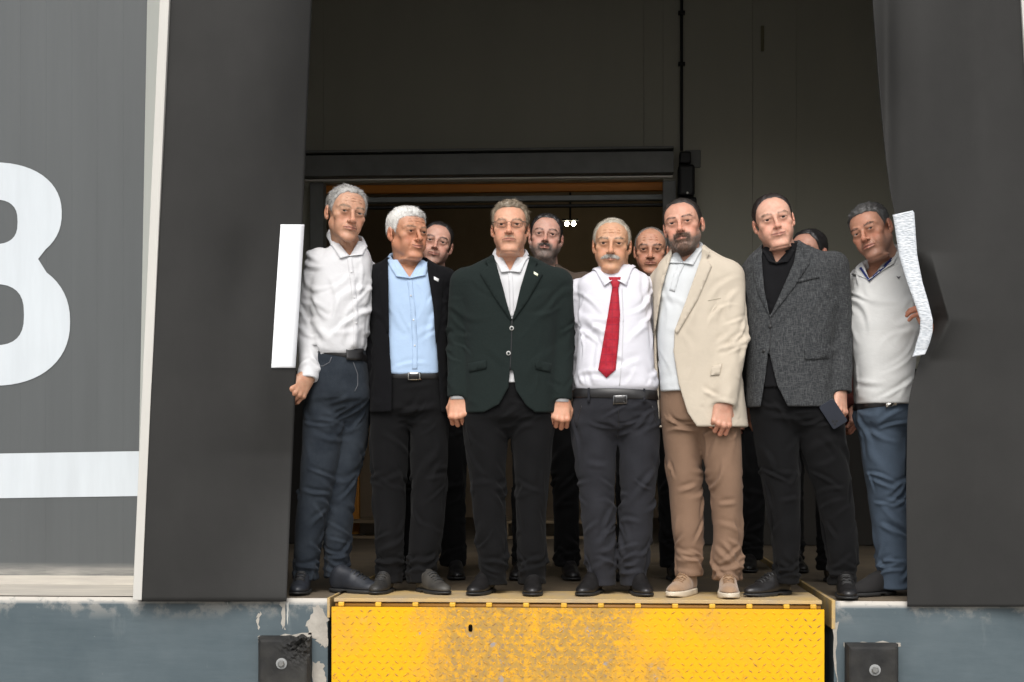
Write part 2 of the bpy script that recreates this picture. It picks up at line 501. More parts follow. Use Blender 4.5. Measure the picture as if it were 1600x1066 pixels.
# ---- room behind the inner door
m_room = mat("room_wall", (0.60, 0.45, 0.30), 0.8, var=0.3, var_scale=1.0)
mb = MB()
mb.box(-4, 4, 9.6, 9.8, -0.1, 4.0); tag(mb.build("room_wall", m_room), "dim brown back wall seen through the inner door", "wall")
mb = MB(); mb.box(-4.2, -4.0, INNER_Y + 0.15, 9.6, 0, 4.0); tag(mb.build("room_side_wall", m_room), "dim store room wall beyond the door, jeans side", "wall")
mb = MB(); mb.box(4.0, 4.2, INNER_Y + 0.15, 9.6, 0, 4.0); tag(mb.build("room_side_wall", m_room), "dim store room wall beyond the door, phone side", "wall")
mb = MB(); mb.box(-4.2, 4.2, INNER_Y + 0.25, 11.2, 4.0, 4.1); tag(mb.build("ceiling", m_dark), "dark ceiling of the store room", "ceiling", kind="structure")
# ceiling lamp with two tubes
m_lamp = bpy.data.materials.new("lamp_glow"); m_lamp.use_nodes = True
lb = m_lamp.node_tree.nodes["Principled BSDF"]
lb.inputs["Emission Color"].default_value = (1, 0.93, 0.66, 1); lb.inputs["Emission Strength"].default_value = 40
lamp = empty("ceiling_lamp", at(891, 350, 8.2)); tag(lamp, "small lit twin lamp glowing in the dark room behind the bearded man", "lamp")
q = np.array(lamp.location)
for s in (-1, 1):
    mb = MB(); c = (q[0] + s * 0.033, q[1], q[2])
    mb.tube([(c[0], c[1], c[2] + 0.022), (c[0], c[1], c[2] + 0.016), (c[0], c[1], c[2]), (c[0], c[1], c[2] - 0.014), (c[0], c[1], c[2] - 0.021)], [0.006, 0.016, 0.022, 0.015, 0.004], 14)
    mb.build("bulb", m_lamp, lamp, origin=lamp.location, smooth=True)
mb = MB(); mb.box(q[0] - 0.08, q[0] + 0.08, q[1] - 0.03, q[1] + 0.03, q[2] + 0.03, q[2] + 0.045); mb.box(q[0] - 0.01, q[0] + 0.01, q[1] - 0.01, q[1] + 0.01, q[2] + 0.045, 4.0)
mb.build("bracket", m_black, lamp, origin=lamp.location)
# racking uprights and pallets glimpsed between the legs
m_rack = mat("rack_orange", (0.55, 0.22, 0.02), 0.5)
for k_, (px, yy, desc) in enumerate([(553, 5.2, "orange racking upright behind the jeans"), (700, 5.6, "orange racking upright behind the black suit and green blazer"), (1105, 5.4, "orange racking upright behind the tan trousers")]):
    q = at(px, 800, yy)
    rk = empty("racking_upright", (q[0], yy, 0)); tag(rk, desc, "racking", "orange racking uprights in the store room")
    mb = MB(); mb.box(q[0] - 0.04, q[0] + 0.04, yy, yy + 0.06, 0.0, 1.1); mb.build("post", m_rack, rk, origin=rk.location)
    mb = MB(); mb.box(q[0] - 0.07, q[0] + 0.07, yy - 0.04, yy + 0.1, 0.0, 0.02); mb.build("foot_plate", m_steel, rk, origin=rk.location)
m_pal = mat("pallet_wood", (0.26, 0.19, 0.11), 0.8, var=0.35, var_scale=5, stretch=(1, 6, 6))
for k_, (px, yy, desc) in enumerate([(600, 4.9, "wooden pallet on the floor behind the jeans"), (880, 4.9, "wooden pallet on the floor behind the green blazer"), (1180, 4.9, "wooden pallet on the floor behind the cream blazer")]):
    q = at(px, 850, yy); pl = empty("pallet", (q[0], yy, 0)); tag(pl, desc, "pallet", "pallets inside the inner door")
    for zb in (0.0, 0.12):
        mb = MB(); mb.box(q[0] - 0.55, q[0] + 0.55, yy, yy + 0.1, zb, zb + 0.022); mb.build("board", m_pal, pl, origin=pl.location)
    for xo in (-0.48, 0, 0.48):
        mb = MB(); mb.box(q[0] + xo - 0.06, q[0] + xo + 0.06, yy + 0.002, yy + 0.098, 0.022, 0.12); mb.build("block", m_pal, pl, origin=pl.location)
    for i in range(4):
        mb = MB(); mb.box(q[0] - 0.55, q[0] + 0.55, yy + 0.16 + i * 0.16, yy + 0.27 + i * 0.16, 0.12, 0.142); mb.build("board", m_pal, pl, origin=pl.location)

# ---- dock leveller
m_yel = mat("yellow_paint", (0.86, 0.46, 0.008), 0.5, spec=0.22)
n, l, b = nodes_of(m_yel)
xx, zz = pos_axis(m_yel, 0), pos_axis(m_yel, 2)
# scuffed band in the middle where trucks rub
core = math_node(m_yel, 'MULTIPLY', ramp_mask(m_yel, xx, -0.38, -0.24), ramp_mask(m_yel, xx, 0.66, 0.44))
wide = math_node(m_yel, 'MULTIPLY', ramp_mask(m_yel, xx, -0.95, -0.40), ramp_mask(m_yel, xx, 1.12, 0.70))
wide = math_node(m_yel, 'MULTIPLY', wide, noise_mask(m_yel, 3.2, 0.46, 0.58, (1, 1, 0.7)))
core = math_node(m_yel, 'MULTIPLY', core, noise_mask(m_yel, 3.0, 0.30, 0.46, (1, 1, 0.6), offset=(4, 0, 2)))
mid = math_node(m_yel, 'MAXIMUM', core, math_node(m_yel, 'MULTIPLY', wide, 0.75), True)
base = mixcol(m_yel, noise_mask(m_yel, 1.5, 0.3, 0.75), (0.83, 0.415, 0.005), (0.78, 0.375, 0.005))
base = mixcol(m_yel, math_node(m_yel, 'MULTIPLY', mid, noise_mask(m_yel, 30, 0.28, 0.56)), base, (0.42, 0.25, 0.06))
base = mixcol(m_yel, math_node(m_yel, 'MULTIPLY', mid, noise_mask(m_yel, 70, 0.52, 0.64, offset=(3, 0, 0))), base, (0.27, 0.19, 0.12))
base = mixcol(m_yel, math_node(m_yel, 'MULTIPLY', mid, noise_mask(m_yel, 14, 0.62, 0.68, offset=(7, 0, 0))), base, (0.30, 0.27, 0.26))
base = mixcol(m_yel, noise_mask(m_yel, 9, 0.71, 0.725, offset=(9, 2, 4)), base, (0.33, 0.30, 0.30))
low = math_node(m_yel, 'MULTIPLY', ramp_mask(m_yel, zz, -0.20, -0.40), noise_mask(m_yel, 34, 0.57, 0.64))
base = mixcol(m_yel, low, base, (0.35, 0.17, 0.03))
l.new(base, b.inputs["Base Color"])
l.new(math_node(m_yel, 'ADD', math_node(m_yel, 'MULTIPLY', mid, 0.22), 0.48), b.inputs["Roughness"])
nb = n.new("ShaderNodeTexNoise"); nb.inputs["Scale"].default_value = 60; nb.inputs["Detail"].default_value = 4
bp = n.new("ShaderNodeBump"); bp.inputs["Strength"].default_value = 0.15; bp.inputs["Distance"].default_value = 0.004
l.new(nb.outputs["Fac"], bp.inputs["Height"]); l.new(bp.outputs[0], b.inputs["Normal"])
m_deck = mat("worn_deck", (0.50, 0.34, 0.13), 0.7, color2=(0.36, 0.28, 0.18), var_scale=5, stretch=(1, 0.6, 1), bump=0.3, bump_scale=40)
m_tread = mat("tread_worn", (0.80, 0.43, 0.012), 0.5, spec=0.25)
n, l, b = nodes_of(m_tread)
zt_ = pos_axis(m_tread, 2)
wr_ = math_node(m_tread, 'MAXIMUM', noise_mask(m_tread, 4.0, 0.45, 0.62), ramp_mask(m_tread, zt_, -0.12, -0.42), True)
l.new(mixcol(m_tread, math_node(m_tread, 'MULTIPLY', wr_, noise_mask(m_tread, 30, 0.30, 0.55)), (0.76, 0.37, 0.008), (0.27, 0.15, 0.05)), b.inputs["Base Color"])

lev = empty("dock_leveller", (0, FACE_Y, 0)); tag(lev, "yellow steel dock leveller with hanging tread plate lip, scuffed in the middle", "dock leveller")
LX0, LX1 = at(518, 1000, FACE_Y - 0.03)[0], at(1288, 1000, FACE_Y - 0.03)[0]
# deck plate with front slots
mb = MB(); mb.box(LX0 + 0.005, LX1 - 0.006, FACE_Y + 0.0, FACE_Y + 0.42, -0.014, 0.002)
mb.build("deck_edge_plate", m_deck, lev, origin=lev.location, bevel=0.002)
m_deck2 = mat("shaded_brown_deck", (0.13, 0.095, 0.055), 0.7, color2=(0.075, 0.058, 0.04), var_scale=4, stretch=(1, 0.5, 1), bump=0.3, bump_scale=40)  # brown inner plates; the shade deeper in the bay is put into their colour
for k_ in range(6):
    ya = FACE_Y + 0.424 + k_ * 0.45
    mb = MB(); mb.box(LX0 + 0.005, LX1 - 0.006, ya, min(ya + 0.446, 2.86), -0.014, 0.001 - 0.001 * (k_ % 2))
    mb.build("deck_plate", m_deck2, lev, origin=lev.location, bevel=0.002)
mb = MB(); mb.box(LX0 + 0.01, LX1 - 0.01, FACE_Y + 0.05, FACE_Y + 0.07, -1.0, -0.0145)
mb.build("header_beam", m_black, lev, origin=lev.location)
mb = MB(); mb.tube([(LX0 + 0.01, FACE_Y + 0.018, -0.030), (LX1 - 0.01, FACE_Y + 0.018, -0.030)], 0.012, 10)
mb.build("hinge_pin", mat("hinge_dirty", (0.28, 0.13, 0.02), 0.6), lev, origin=lev.location, smooth=True)
lug_px = [533, 591, 649, 707, 764, 822, 881, 939, 997, 1055, 1113, 1171, 1229, 1271]
m_lug = mat("lug_paint", (0.74, 0.42, 0.03), 0.5, var=0.3, var_scale=12)
for px in lug_px:
    q = at(px, 940, FACE_Y - 0.006)
    mb = MB(); mb.box(q[0] - 0.013, q[0] + 0.013, FACE_Y - 0.008, FACE_Y + 0.03, -0.034, -0.0145)
    mb.build("hinge_lug", m_lug, lev, origin=lev.location, bevel=0.004)
# lip plate with an oval slot, hanging down
slot = at(735, 982, FACE_Y - 0.03)
LZ1, LZ0 = -0.034, -0.62
def lip_mesh():
    y0 = FACE_Y - 0.028
    ov = [(slot[0] + 0.0095 * math.cos(t), slot[2] + 0.018 * np.sign(math.sin(t)) * abs(math.sin(t)) ** 0.7) for t in np.linspace(0, 2 * math.pi, 25)[:-1]]
    outer = [(LX0, LZ0), (LX1, LZ0), (LX1, LZ1), (LX0, LZ1)]
    vv = [Vector(p) for p in outer + ov]
    ed = [(i, (i + 1) % 4) for i in range(4)] + [(4 + i, 4 + (i + 1) % 24) for i in range(24)]
    res = delaunay_2d_cdt(vv, ed, [], 1, 1e-6)
    V2, F2 = res[0], res[2]
    keep = []
    for f in F2:
        c = [sum(V2[i][k] for i in f) / 3 for k in (0, 1)]
        if ((c[0] - slot[0]) / 0.0093) ** 2 + ((c[1] - slot[2]) / 0.017) ** 2 > 1:
            keep.append(list(f)[::-1])
    N = len(V2)
    V = [(v[0], y0, v[1]) for v in V2] + [(v[0], y0 + 0.016, v[1]) for v in V2]
    Fc = keep + [[i + N for i in f[::-1]] for f in keep]
    for ring in ([0, 1, 2, 3], list(range(4, 28))):
        for i in range(len(ring)):
            a_, b_ = ring[i], ring[(i + 1) % len(ring)]
            Fc.append([a_, b_, b_ + N, a_ + N])
    return V, Fc
V, Fc = lip_mesh()
mesh_np("lip_plate", V, Fc, m_yel, lev, smooth=False, origin=lev.location)
# raised tread lozenges
V, Fc = [], []
y0 = FACE_Y - 0.028
pitch = 0.0385
rows = int((LZ1 - LZ0) / (pitch * 0.72))
rr = np.random.default_rng(5)
for j in range(rows):
    z = LZ1 - 0.016 - j * pitch * 0.72
    i = 0
    x = LX0 + 0.014 + (j % 2) * pitch * 0.5
    while x < LX1 - 0.012:
        if abs(x - slot[0]) > 0.02 or abs(z - slot[2]) > 0.03:
            ang = R(38 if (i + j) % 2 == 0 else -38) + rr.normal(0, 0.04)
            L_, W_, H_ = 0.0135 * rr.uniform(0.9, 1.05), 0.0040, 0.0030 * rr.uniform(0.7, 1.1)
            c, s = math.cos(ang), math.sin(ang)
            n0 = len(V)
            for u, w, h in ((-L_, 0, 0), (0, -W_, 0), (L_, 0, 0), (0, W_, 0), (-L_ * 0.5, 0, H_), (L_ * 0.5, 0, H_)):
                V.append((x + u * c - w * s, y0 - h + 0.0002, z + u * s + w * c))
            Fc += [[n0, n0 + 1, n0 + 4], [n0 + 1, n0 + 5, n0 + 4], [n0 + 1, n0 + 2, n0 + 5], [n0 + 2, n0 + 3, n0 + 5], [n0 + 3, n0 + 4, n0 + 5], [n0 + 3, n0, n0 + 4]]
        x += pitch; i += 1
o = mesh_np("tread_pattern", V, Fc, m_tread, lev, smooth=True, origin=lev.location); o["kind"] = "stuff"
# pit edge angles
m_angle = mat("angle_iron", (0.55, 0.36, 0.10), 0.7, color2=(0.30, 0.24, 0.17), var_scale=14, bump=0.4)
for nm, x0, x1, zlo in (("corner_angle", pitL - 0.002, LX0 - 0.002, -0.085), ("corner_angle", LX1 + 0.002, pitR + 0.006, -0.12)):
    mb = MB(); mb.box(x0, x0 + 0.012 if x0 < 0 else x1, FACE_Y - 0.004, 2.85, zlo, 0.004)
    if x0 > 0:
        mb = MB(); mb.box(x1 - 0.016, x1, FACE_Y - 0.004, 2.85, zlo, 0.004)
    mb.build(nm, m_angle, lev, origin=lev.location, bevel=0.003)
# dark pit
mb = MB(); mb.box(pitL - 0.01, pitR + 0.01, 2.862, 2.9, GROUND_Z, -0.016)
mb.build("pit_back", m_black, lev, origin=lev.location)

# ---- rubber bumpers
m_rub = mat("bumper_rubber", (0.016, 0.016, 0.016), 0.7, spec=0.25, color2=(0.045, 0.043, 0.038), var_scale=5, bump=0.5, bump_scale=30)
def bumper(x0, x1, ytop, bolt_px, label, chewed):
    a_, b_ = at(x0, ytop, FACE_Y - 0.08), at(x1, ytop, FACE_Y - 0.08)
    root = empty("dock_bumper", ((a_[0] + b_[0]) / 2, FACE_Y, a_[2] - 0.25)); tag(root, label, "bumper", "rubber bumpers on the dock face")
    nx, nz = 26, 46
    z1, z0 = a_[2], a_[2] - 0.46
    V, Fc = [], []
    rr = np.random.default_rng(11 if chewed else 12)
    ph = rr.uniform(0, 6, 12)
    for j in range(nz):
        for i in range(nx):
            u, w = i / (nx - 1), j / (nz - 1)
            x, z = a_[0] + (b_[0] - a_[0]) * u, z1 + (z0 - z1) * w
            edge = min(u, 1 - u, w * 2.0, 1) 
            y = FACE_Y - 0.08 + 0.02 * math.exp(-(edge * 30) ** 1.2)
            y += 0.0015 * (math.sin(14 * u + ph[0]) * math.sin(23 * w + ph[1]))
            if chewed:
                m_ = math.exp(-((u - 0.82) / 0.22) ** 2 - ((w - 0.05) / 0.13) ** 2)
                y += m_ * (0.030 + 0.016 * math.sin(40 * u + 5 * math.sin(30 * w)) + 0.012 * math.sin(55 * w + 12 * u))
                z += m_ * 0.010 * math.sin(25 * u + ph[3])
            V.append((x, y, z))
    for j in range(nz - 1):
        for i in range(nx - 1):
            k0 = j * nx + i
            Fc.append([k0, k0 + nx, k0 + nx + 1, k0 + 1])
    ring = [i for i in range(nx)] + [j * nx + nx - 1 for j in range(1, nz)] + [(nz - 1) * nx + i for i in range(nx - 2, -1, -1)] + [j * nx for j in range(nz - 2, 0, -1)]
    n0 = len(V)
    V += [(V[i][0], FACE_Y - 0.001, V[i][2]) for i in ring]
    for k_ in range(len(ring)):
        k2 = (k_ + 1) % len(ring)
        Fc.append([ring[k_], ring[k2], n0 + k2, n0 + k_])
    mesh_np("rubber_block", V, Fc, m_rub, root, smooth=False, origin=root.location)
    q = at(*bolt_px, FACE_Y - 0.08)
    mb = MB(); mb.tube([(q[0], q[1] + 0.02, q[2]), (q[0], q[1] - 0.004, q[2]), (q[0], q[1] - 0.005, q[2])], [0.024, 0.024, 0.019], 18)
    w_ = mb.build("washer", m_steel, root, origin=root.location)
    mb = MB(); mb.tube([(q[0], q[1] + 0.0, q[2]), (q[0], q[1] - 0.014, q[2]), (q[0], q[1] - 0.018, q[2])], [0.015, 0.015, 0.011], 6)
    mb.build("bolt", mat("zinc_bolt", (0.22, 0.22, 0.21), 0.45, metal=0.6), root, origin=root.location)
bumper(402, 482, 996, (440, 1037), "black rubber bumper with a chewed corner, next to the plain curtain", True)
bumper(1324, 1405, 1007, (1367, 1047), "worn grey-black rubber bumper below the man in blue trousers", False)

# ---- dock shelter frames and curtains
m_frame = mat("white_frame", (0.54, 0.525, 0.485), 0.5, var=0.12, var_scale=4, stretch=(1, 1, 0.3))
m_side = mat("pale_side_fabric", (0.52, 0.53, 0.48), 0.7)
m_curt = mat("curtain_rubber", (0.031, 0.0305, 0.029), 0.7, spec=0.18, color2=(0.024, 0.0236, 0.0225), var_scale=1.6, bump=0.08, bump_scale=220)
n, l, b = nodes_of(m_curt)
src = b.inputs["Base Color"].links[0].from_socket
src = mixcol(m_curt, math_node(m_curt, 'MULTIPLY', noise_mask(m_curt, 3, 0.52, 0.80, (2, 1, 0.5)), 0.2), src, (0.042, 0.041, 0.039))
l.new(mixcol(m_curt, noise_mask(m_curt, 40, 0.735, 0.75), src, (0.075, 0.075, 0.072)), b.inputs["Base Color"])

CUR_Y = -0.33
shel = empty("dock_shelter", at(215, 938, CUR_Y)); tag(shel, "white leaning shelter post with pale side between cladding and plain curtain", "dock shelter")
def post(x0t, x1t, x0b, x1b, yb, root, m_):
    t0, t1, b0, b1 = at(x0t, -160, CUR_Y - 0.012), at(x1t, -160, CUR_Y - 0.012), at(x0b, yb, CUR_Y - 0.012), at(x1b, yb, CUR_Y - 0.012)
    d = np.array([0, 0.04, 0])
    mb = MB(); mb.hexa([b0, b1, b1 + d, b0 + d, t0, t1, t1 + d, t0 + d])
    return mb.build("front_post", m_, root, origin=root.location, bevel=0.003)
post(256.5, 271.5, 207, 221.5, 938, shel, m_frame)
t0, b0 = at(262, -160, CUR_Y + 0.03), at(213, 936, CUR_Y + 0.03)
t1, b1 = at(233, -160, WALL_Y - 0.004), at(232, 915, WALL_Y - 0.004)
mesh_np("side_panel", [b0, b1, t1, t0], [[0, 1, 2, 3]], m_side, shel, smooth=False, origin=shel.location)
shr = empty("dock_shelter", at(1660, 945, CUR_Y)); tag(shr, "white shelter post at the upper corner beside the bent curtain", "dock shelter")
post(1586, 1601, 1654, 1669, 945, shr, m_frame)

def curtain(fn, nu, nv, name, label, th=0.006):
    V, Fc = [], []
    for j in range(nv):
        for i in range(nu):
            V.append(fn(i / (nu - 1), j / (nv - 1)))
    for j in range(nv - 1):
        for i in range(nu - 1):
            k0 = j * nu + i
            Fc.append([k0, k0 + nu, k0 + nu + 1, k0 + 1])
    o = mesh_np(name, V, Fc, m_curt, smooth=True)
    s = o.modifiers.new("thickness", 'SOLIDIFY'); s.thickness = th; s.offset = 0
    return tag(o, label, "curtain")
def left_fn(u, v):
    py = -160 + v * 1100
    xl = 264 + (221.5 - 264) * (py / 940); xrr = 487 + (447.5 - 487) * (py / 940)
    if py < 500: pass
    px = xl + (xrr - xl) * u
    dy = 0.020 * math.sin(u * 5.0 + 0.6) * math.sin(v * 5 + 0.5) + 0.014 * math.sin(v * 11 + 4 * u) * u 
    dy += 0.20 * u ** 2 * min(1, max(0, (930 - py) / 220)) + 0.022 * math.exp(-((px - 380) / 34) ** 2 - ((py - 430) / 70) ** 2)
    dy -= 0.016 * math.exp(-((px - 405) / 30) ** 2 - ((py - 620) / 90) ** 2) * u
    return at(px, py, CUR_Y + dy)
cl = curtain(left_fn, 60, 140, "dock_curtain", "flat dark grey dock curtain hanging beside the man in jeans")
# right curtain, pulled at its edge by the man in the polo shirt
edge_pts = [(-160, 1357), (0, 1363), (150, 1375), (250, 1384), (320, 1394), (380, 1412), (430, 1428), (480, 1444), (520, 1449), (556, 1440), (600, 1424), (640, 1418), (760, 1416), (945, 1418)]
ey, ex = zip(*edge_pts)
def smooth_interp(y, ys, xs):
    acc = 0; wsum = 0
    for o_ in (-24, -12, 0, 12, 24):
        acc += np.interp(y + o_, ys, xs); wsum += 1
    return acc / wsum
def right_fn(u, v):
    py = -160 + v * 1108
    xl = smooth_interp(py, ey, ex); xrr = 1597 + (1660 - 1597) * (py / 945)
    px = xl + (xrr - xl) * u ** 1.25
    d = px - xl
    dy = 0.010 * math.sin(u * 7 + 1) * math.sin(v * 5) + 0.05 * (1 - u) * v
    g = math.exp(-((py - 490) / 95) ** 2)
    # the pulled edge: behind the strip the sheet drops back and comes forward again to a sharp ridge
    t_ = abs(py - 500) / (105.0 if py < 500 else 62.0)
    if t_ < 1:
        xs_ = xl + 4; xr_ = 1484 - 30 * t_
        q_ = (px - xs_) / max(xr_ - xs_, 4)
        e_ = 1 - t_ * t_
        if q_ < 1: dy += 0.15 * e_ * (1 - max(q_, 0.0))
        dy -= 0.05 * e_ * math.exp(-max(px - xr_, 0) / 26.0) * min(1, max(q_, 0.0))
    dy += 0.025 * math.exp(-((px - (1530 + (py - 200) * 0.04)) / 30) ** 2) * math.exp(-((py - 150) / 190) ** 2)
    dy -= 0.03 * math.exp(-((px - 1440) / 36) ** 2) * math.exp(-((py - 120) / 200) ** 2)
    dy += 0.035 * math.exp(-((px - (1385 + d * 0.0)) / 14) ** 2) * math.exp(-((py - 150) / 220) ** 2)
    return at(px, py, CUR_Y + dy)
cr = curtain(right_fn, 170, 240, "dock_curtain", "dark grey dock curtain pulled and creased by the man in the polo shirt")

# white strips
m_tape = mat("white_reflective", (0.86, 0.88, 0.90), 0.35, spec=0.5)
mb_bvh = None
def strip_mesh(name, rows_px, Yf, mat_, label, cat, nu=5, th=0.003):
    V, Fc = [], []
    ys = [r_[0] for r_ in rows_px]
    nv = 70
    for j in range(nv):
        py = ys[0] + (ys[-1] - ys[0]) * j / (nv - 1)
        a_ = np.interp(py, ys, [r_[1] for r_ in rows_px]); b_ = np.interp(py, ys, [r_[2] for r_ in rows_px])
        ya = np.interp(py, ys, [r_[3] for r_ in rows_px]); yb = np.interp(py, ys, [r_[4] for r_ in rows_px])
        sk = np.interp(py, ys, [r_[5] if len(r_) > 5 else 0 for r_ in rows_px])
        for i in range(nu):
            u = i / (nu - 1)
            V.append(at(a_ + (b_ - a_) * u, py + sk * u, Yf + ya + (yb - ya) * u))
    for j in range(nv - 1):
        for i in range(nu - 1):
            k0 = j * nu + i
            Fc.append([k0, k0 + nu, k0 + nu + 1, k0 + 1])
    o = mesh_np(name, V, Fc, mat_, smooth=True)
    s = o.modifiers.new("thickness", 'SOLIDIFY'); s.thickness = th; s.offset = 0
    return tag(o, label, cat)
def ly(px, py):
    xl = 264 + (221.5 - 264) * (py / 940); xrr = 487 + (447.5 - 487) * (py / 940)
    q = left_fn((px - xl) / (xrr - xl), (py + 160) / 1100)
    return q[1] - CUR_Y - 0.008
strip_mesh("reflective_strip", [(351, 438.5, 475.5, ly(438, 351), ly(474, 351)), (460, 431, 469, ly(431, 460), ly(467, 460)), (575, 424, 461.5, ly(424, 575), ly(460, 575))],
           CUR_Y, m_tape, "flat bright white strip fixed to the plain curtain beside the man in jeans", "strip")
m_tape2 = mat("white_prismatic", (0.80, 0.83, 0.86), 0.35, spec=0.6)
n, l, b = nodes_of(m_tape2)
tcn = n.new("ShaderNodeTexCoord"); mpn = n.new("ShaderNodeMapping"); mpn.inputs["Scale"].default_value = (60, 60, 150)
l.new(tcn.outputs["Object"], mpn.inputs["Vector"])
vor = n.new("ShaderNodeTexVoronoi"); vor.inputs["Scale"].default_value = 1.0
l.new(mpn.outputs[0], vor.inputs["Vector"])
l.new(mixcol(m_tape2, ramp_mask(m_tape2, vor.outputs["Distance"], 0.1, 0.7), (0.36, 0.395, 0.43), (0.58, 0.605, 0.63)), b.inputs["Base Color"])
bp = n.new("ShaderNodeBump"); bp.inputs["Strength"].default_value = 0.5; bp.inputs["Distance"].default_value = 0.003
l.new(vor.outputs["Distance"], bp.inputs["Height"]); l.new(bp.outputs[0], b.inputs["Normal"])
strip_mesh("reflective_strip", [(336, 1394.5, 1426, -0.03, -0.05, -7), (342, 1396, 1428.5, -0.03, -0.05, -10), (400, 1405, 1433, -0.04, -0.05, -2), (440, 1417, 1441, -0.05, -0.055), (470, 1428, 1450, -0.055, -0.06), (500, 1438, 1457.5, -0.055, -0.07),
            (520, 1437, 1457, -0.05, -0.065), (535, 1432, 1453, -0.045, -0.06), (548, 1429, 1448, -0.04, -0.05), (558, 1425, 1445, -0.04, -0.05, -4)],
           CUR_Y, m_tape2, "curling textured white strip on the bent curtain, held by the man in the polo shirt", "strip", nu=7)

# ================================================================== PEOPLE: distance-field modelling
f32 = np.float32
def smin(a, b, k):
    h = np.clip(0.5 + 0.5 * (b - a) / k, 0, 1)
    return b + (a - b) * h - k * h * (1 - h)
def smax(a, b, k):
    return -smin(-a, -b, k)

class Grid:
    def __init__(s, lo, hi, h):
        s.lo = np.array(lo, dtype=f32); s.h = f32(h)
        s.n = np.maximum(np.ceil((np.array(hi) - s.lo) / h).astype(int) + 1, 3)
        ax = [s.lo[i] + s.h * np.arange(s.n[i], dtype=f32) for i in range(3)]
        s.X, s.Y, s.Z = ax[0][:, None, None], ax[1][None, :, None], ax[2][None, None, :]
    def full(s):
        return np.broadcast_to(s.X, s.n), np.broadcast_to(s.Y, s.n), np.broadcast_to(s.Z, s.n)

def ellipsoid(g, c, r):
    x, y, z = (g.X - f32(c[0])), (g.Y - f32(c[1])), (g.Z - f32(c[2]))
    k0 = np.sqrt((x / f32(r[0])) ** 2 + (y / f32(r[1])) ** 2 + (z / f32(r[2])) ** 2)
    k1 = np.sqrt((x / f32(r[0] ** 2)) ** 2 + (y / f32(r[1] ** 2)) ** 2 + (z / f32(r[2] ** 2)) ** 2)
    return k0 * (k0 - 1) / np.maximum(k1, 1e-4)

def capsule(g, a, b, ra, rb=None, sc=(1, 1, 1)):
    rb = ra if rb is None else rb
    a = np.array(a, dtype=f32); b = np.array(b, dtype=f32); sc = np.array(sc, dtype=f32)
    px, py, pz = (g.X - a[0]) / sc[0], (g.Y - a[1]) / sc[1], (g.Z - a[2]) / sc[2]
    d = (b - a) / sc
    h = np.clip((px * d[0] + py * d[1] + pz * d[2]) / max(float(d @ d), 1e-9), 0, 1)
    return np.sqrt((px - d[0] * h) ** 2 + (py - d[1] * h) ** 2 + (pz - d[2] * h) ** 2) - (f32(ra) + f32(rb - ra) * h)

def chain(g, pts, rad, k=0.0):
    d = None
    for i in range(len(pts) - 1):
        c = capsule(g, pts[i], pts[i + 1], rad[i], rad[i + 1])
        d = c if d is None else (np.minimum(d, c) if k == 0 else smin(d, c, k))
    return d

def loft(g, rows, pw=2.4, cap=True):
    """rows: list of (z, cx, cy, a, b), any order; horizontal super-elliptic sections"""
    rows = sorted(rows)
    z = np.array([r[0] for r in rows]); A = np.array([r[1:] for r in rows])
    zf = np.linspace(z[0], z[-1], 200)
    sm = np.stack([np.interp(zf, z, A[:, i]) for i in range(4)], 1)
    kk = np.hanning(15); kk /= kk.sum()
    pad = np.pad(sm, ((7, 7), (0, 0)), 'edge')
    sm = np.stack([np.convolve(pad[:, i], kk, 'valid') for i in range(4)], 1)
    gz = g.Z[0, 0, :]
    P = [np.interp(gz, zf, sm[:, i]).astype(f32)[None, None, :] for i in range(4)]
    q = (np.abs(g.X - P[0]) / P[2]) ** f32(pw) + (np.abs(g.Y - P[1]) / P[3]) ** f32(pw)
    q = q ** f32(1 / pw)
    d = (q - 1) * np.minimum(P[2], P[3])
    if cap:
        d = np.maximum(d, np.maximum(g.Z - f32(z[-1]), f32(z[0]) - g.Z))
    return d

def normalise(g, d):
    gx, gy, gz = np.gradient(d, float(g.h))
    return d / np.clip(np.sqrt(gx * gx + gy * gy + gz * gz), 0.35, 8)

def poly_px(g, poly):
    """signed distance (metres, negative inside) to a photo-space polygon, extruded along the view rays"""
    X, Y, Z = g.X, g.Y, g.Z
    u, v, dep = to_px(X + 0 * Z, Y + 0 * Z, Z + 0 * X + 0 * Y)
    u = np.broadcast_to(u, g.n).astype(f32); v = np.broadcast_to(v, g.n).astype(f32)
    return _poly_dist(u, v, poly) / f32(F_PX) * np.broadcast_to(dep, g.n).astype(f32)

def _poly_dist(u, v, poly):
    d = np.full(u.shape, 1e9, dtype=f32); s = np.ones(u.shape, dtype=f32)
    N = len(poly)
    for i in range(N):
        ax, ay = map(f32, poly[i]); bx, by = map(f32, poly[i - 1])
        ex, ey_ = bx - ax, by - ay
        wx, wy = u - ax, v - ay
        t = np.clip((wx * ex + wy * ey_) / (ex * ex + ey_ * ey_), 0, 1)
        d = np.minimum(d, (wx - ex * t) ** 2 + (wy - ey_ * t) ** 2)
        c1 = v >= ay; c2 = v < by; c3 = ex * wy > ey_ * wx
        flip = (c1 & c2 & c3) | (~c1 & ~c2 & ~c3)
        s = np.where(flip, -s, s)
    return s * np.sqrt(d)

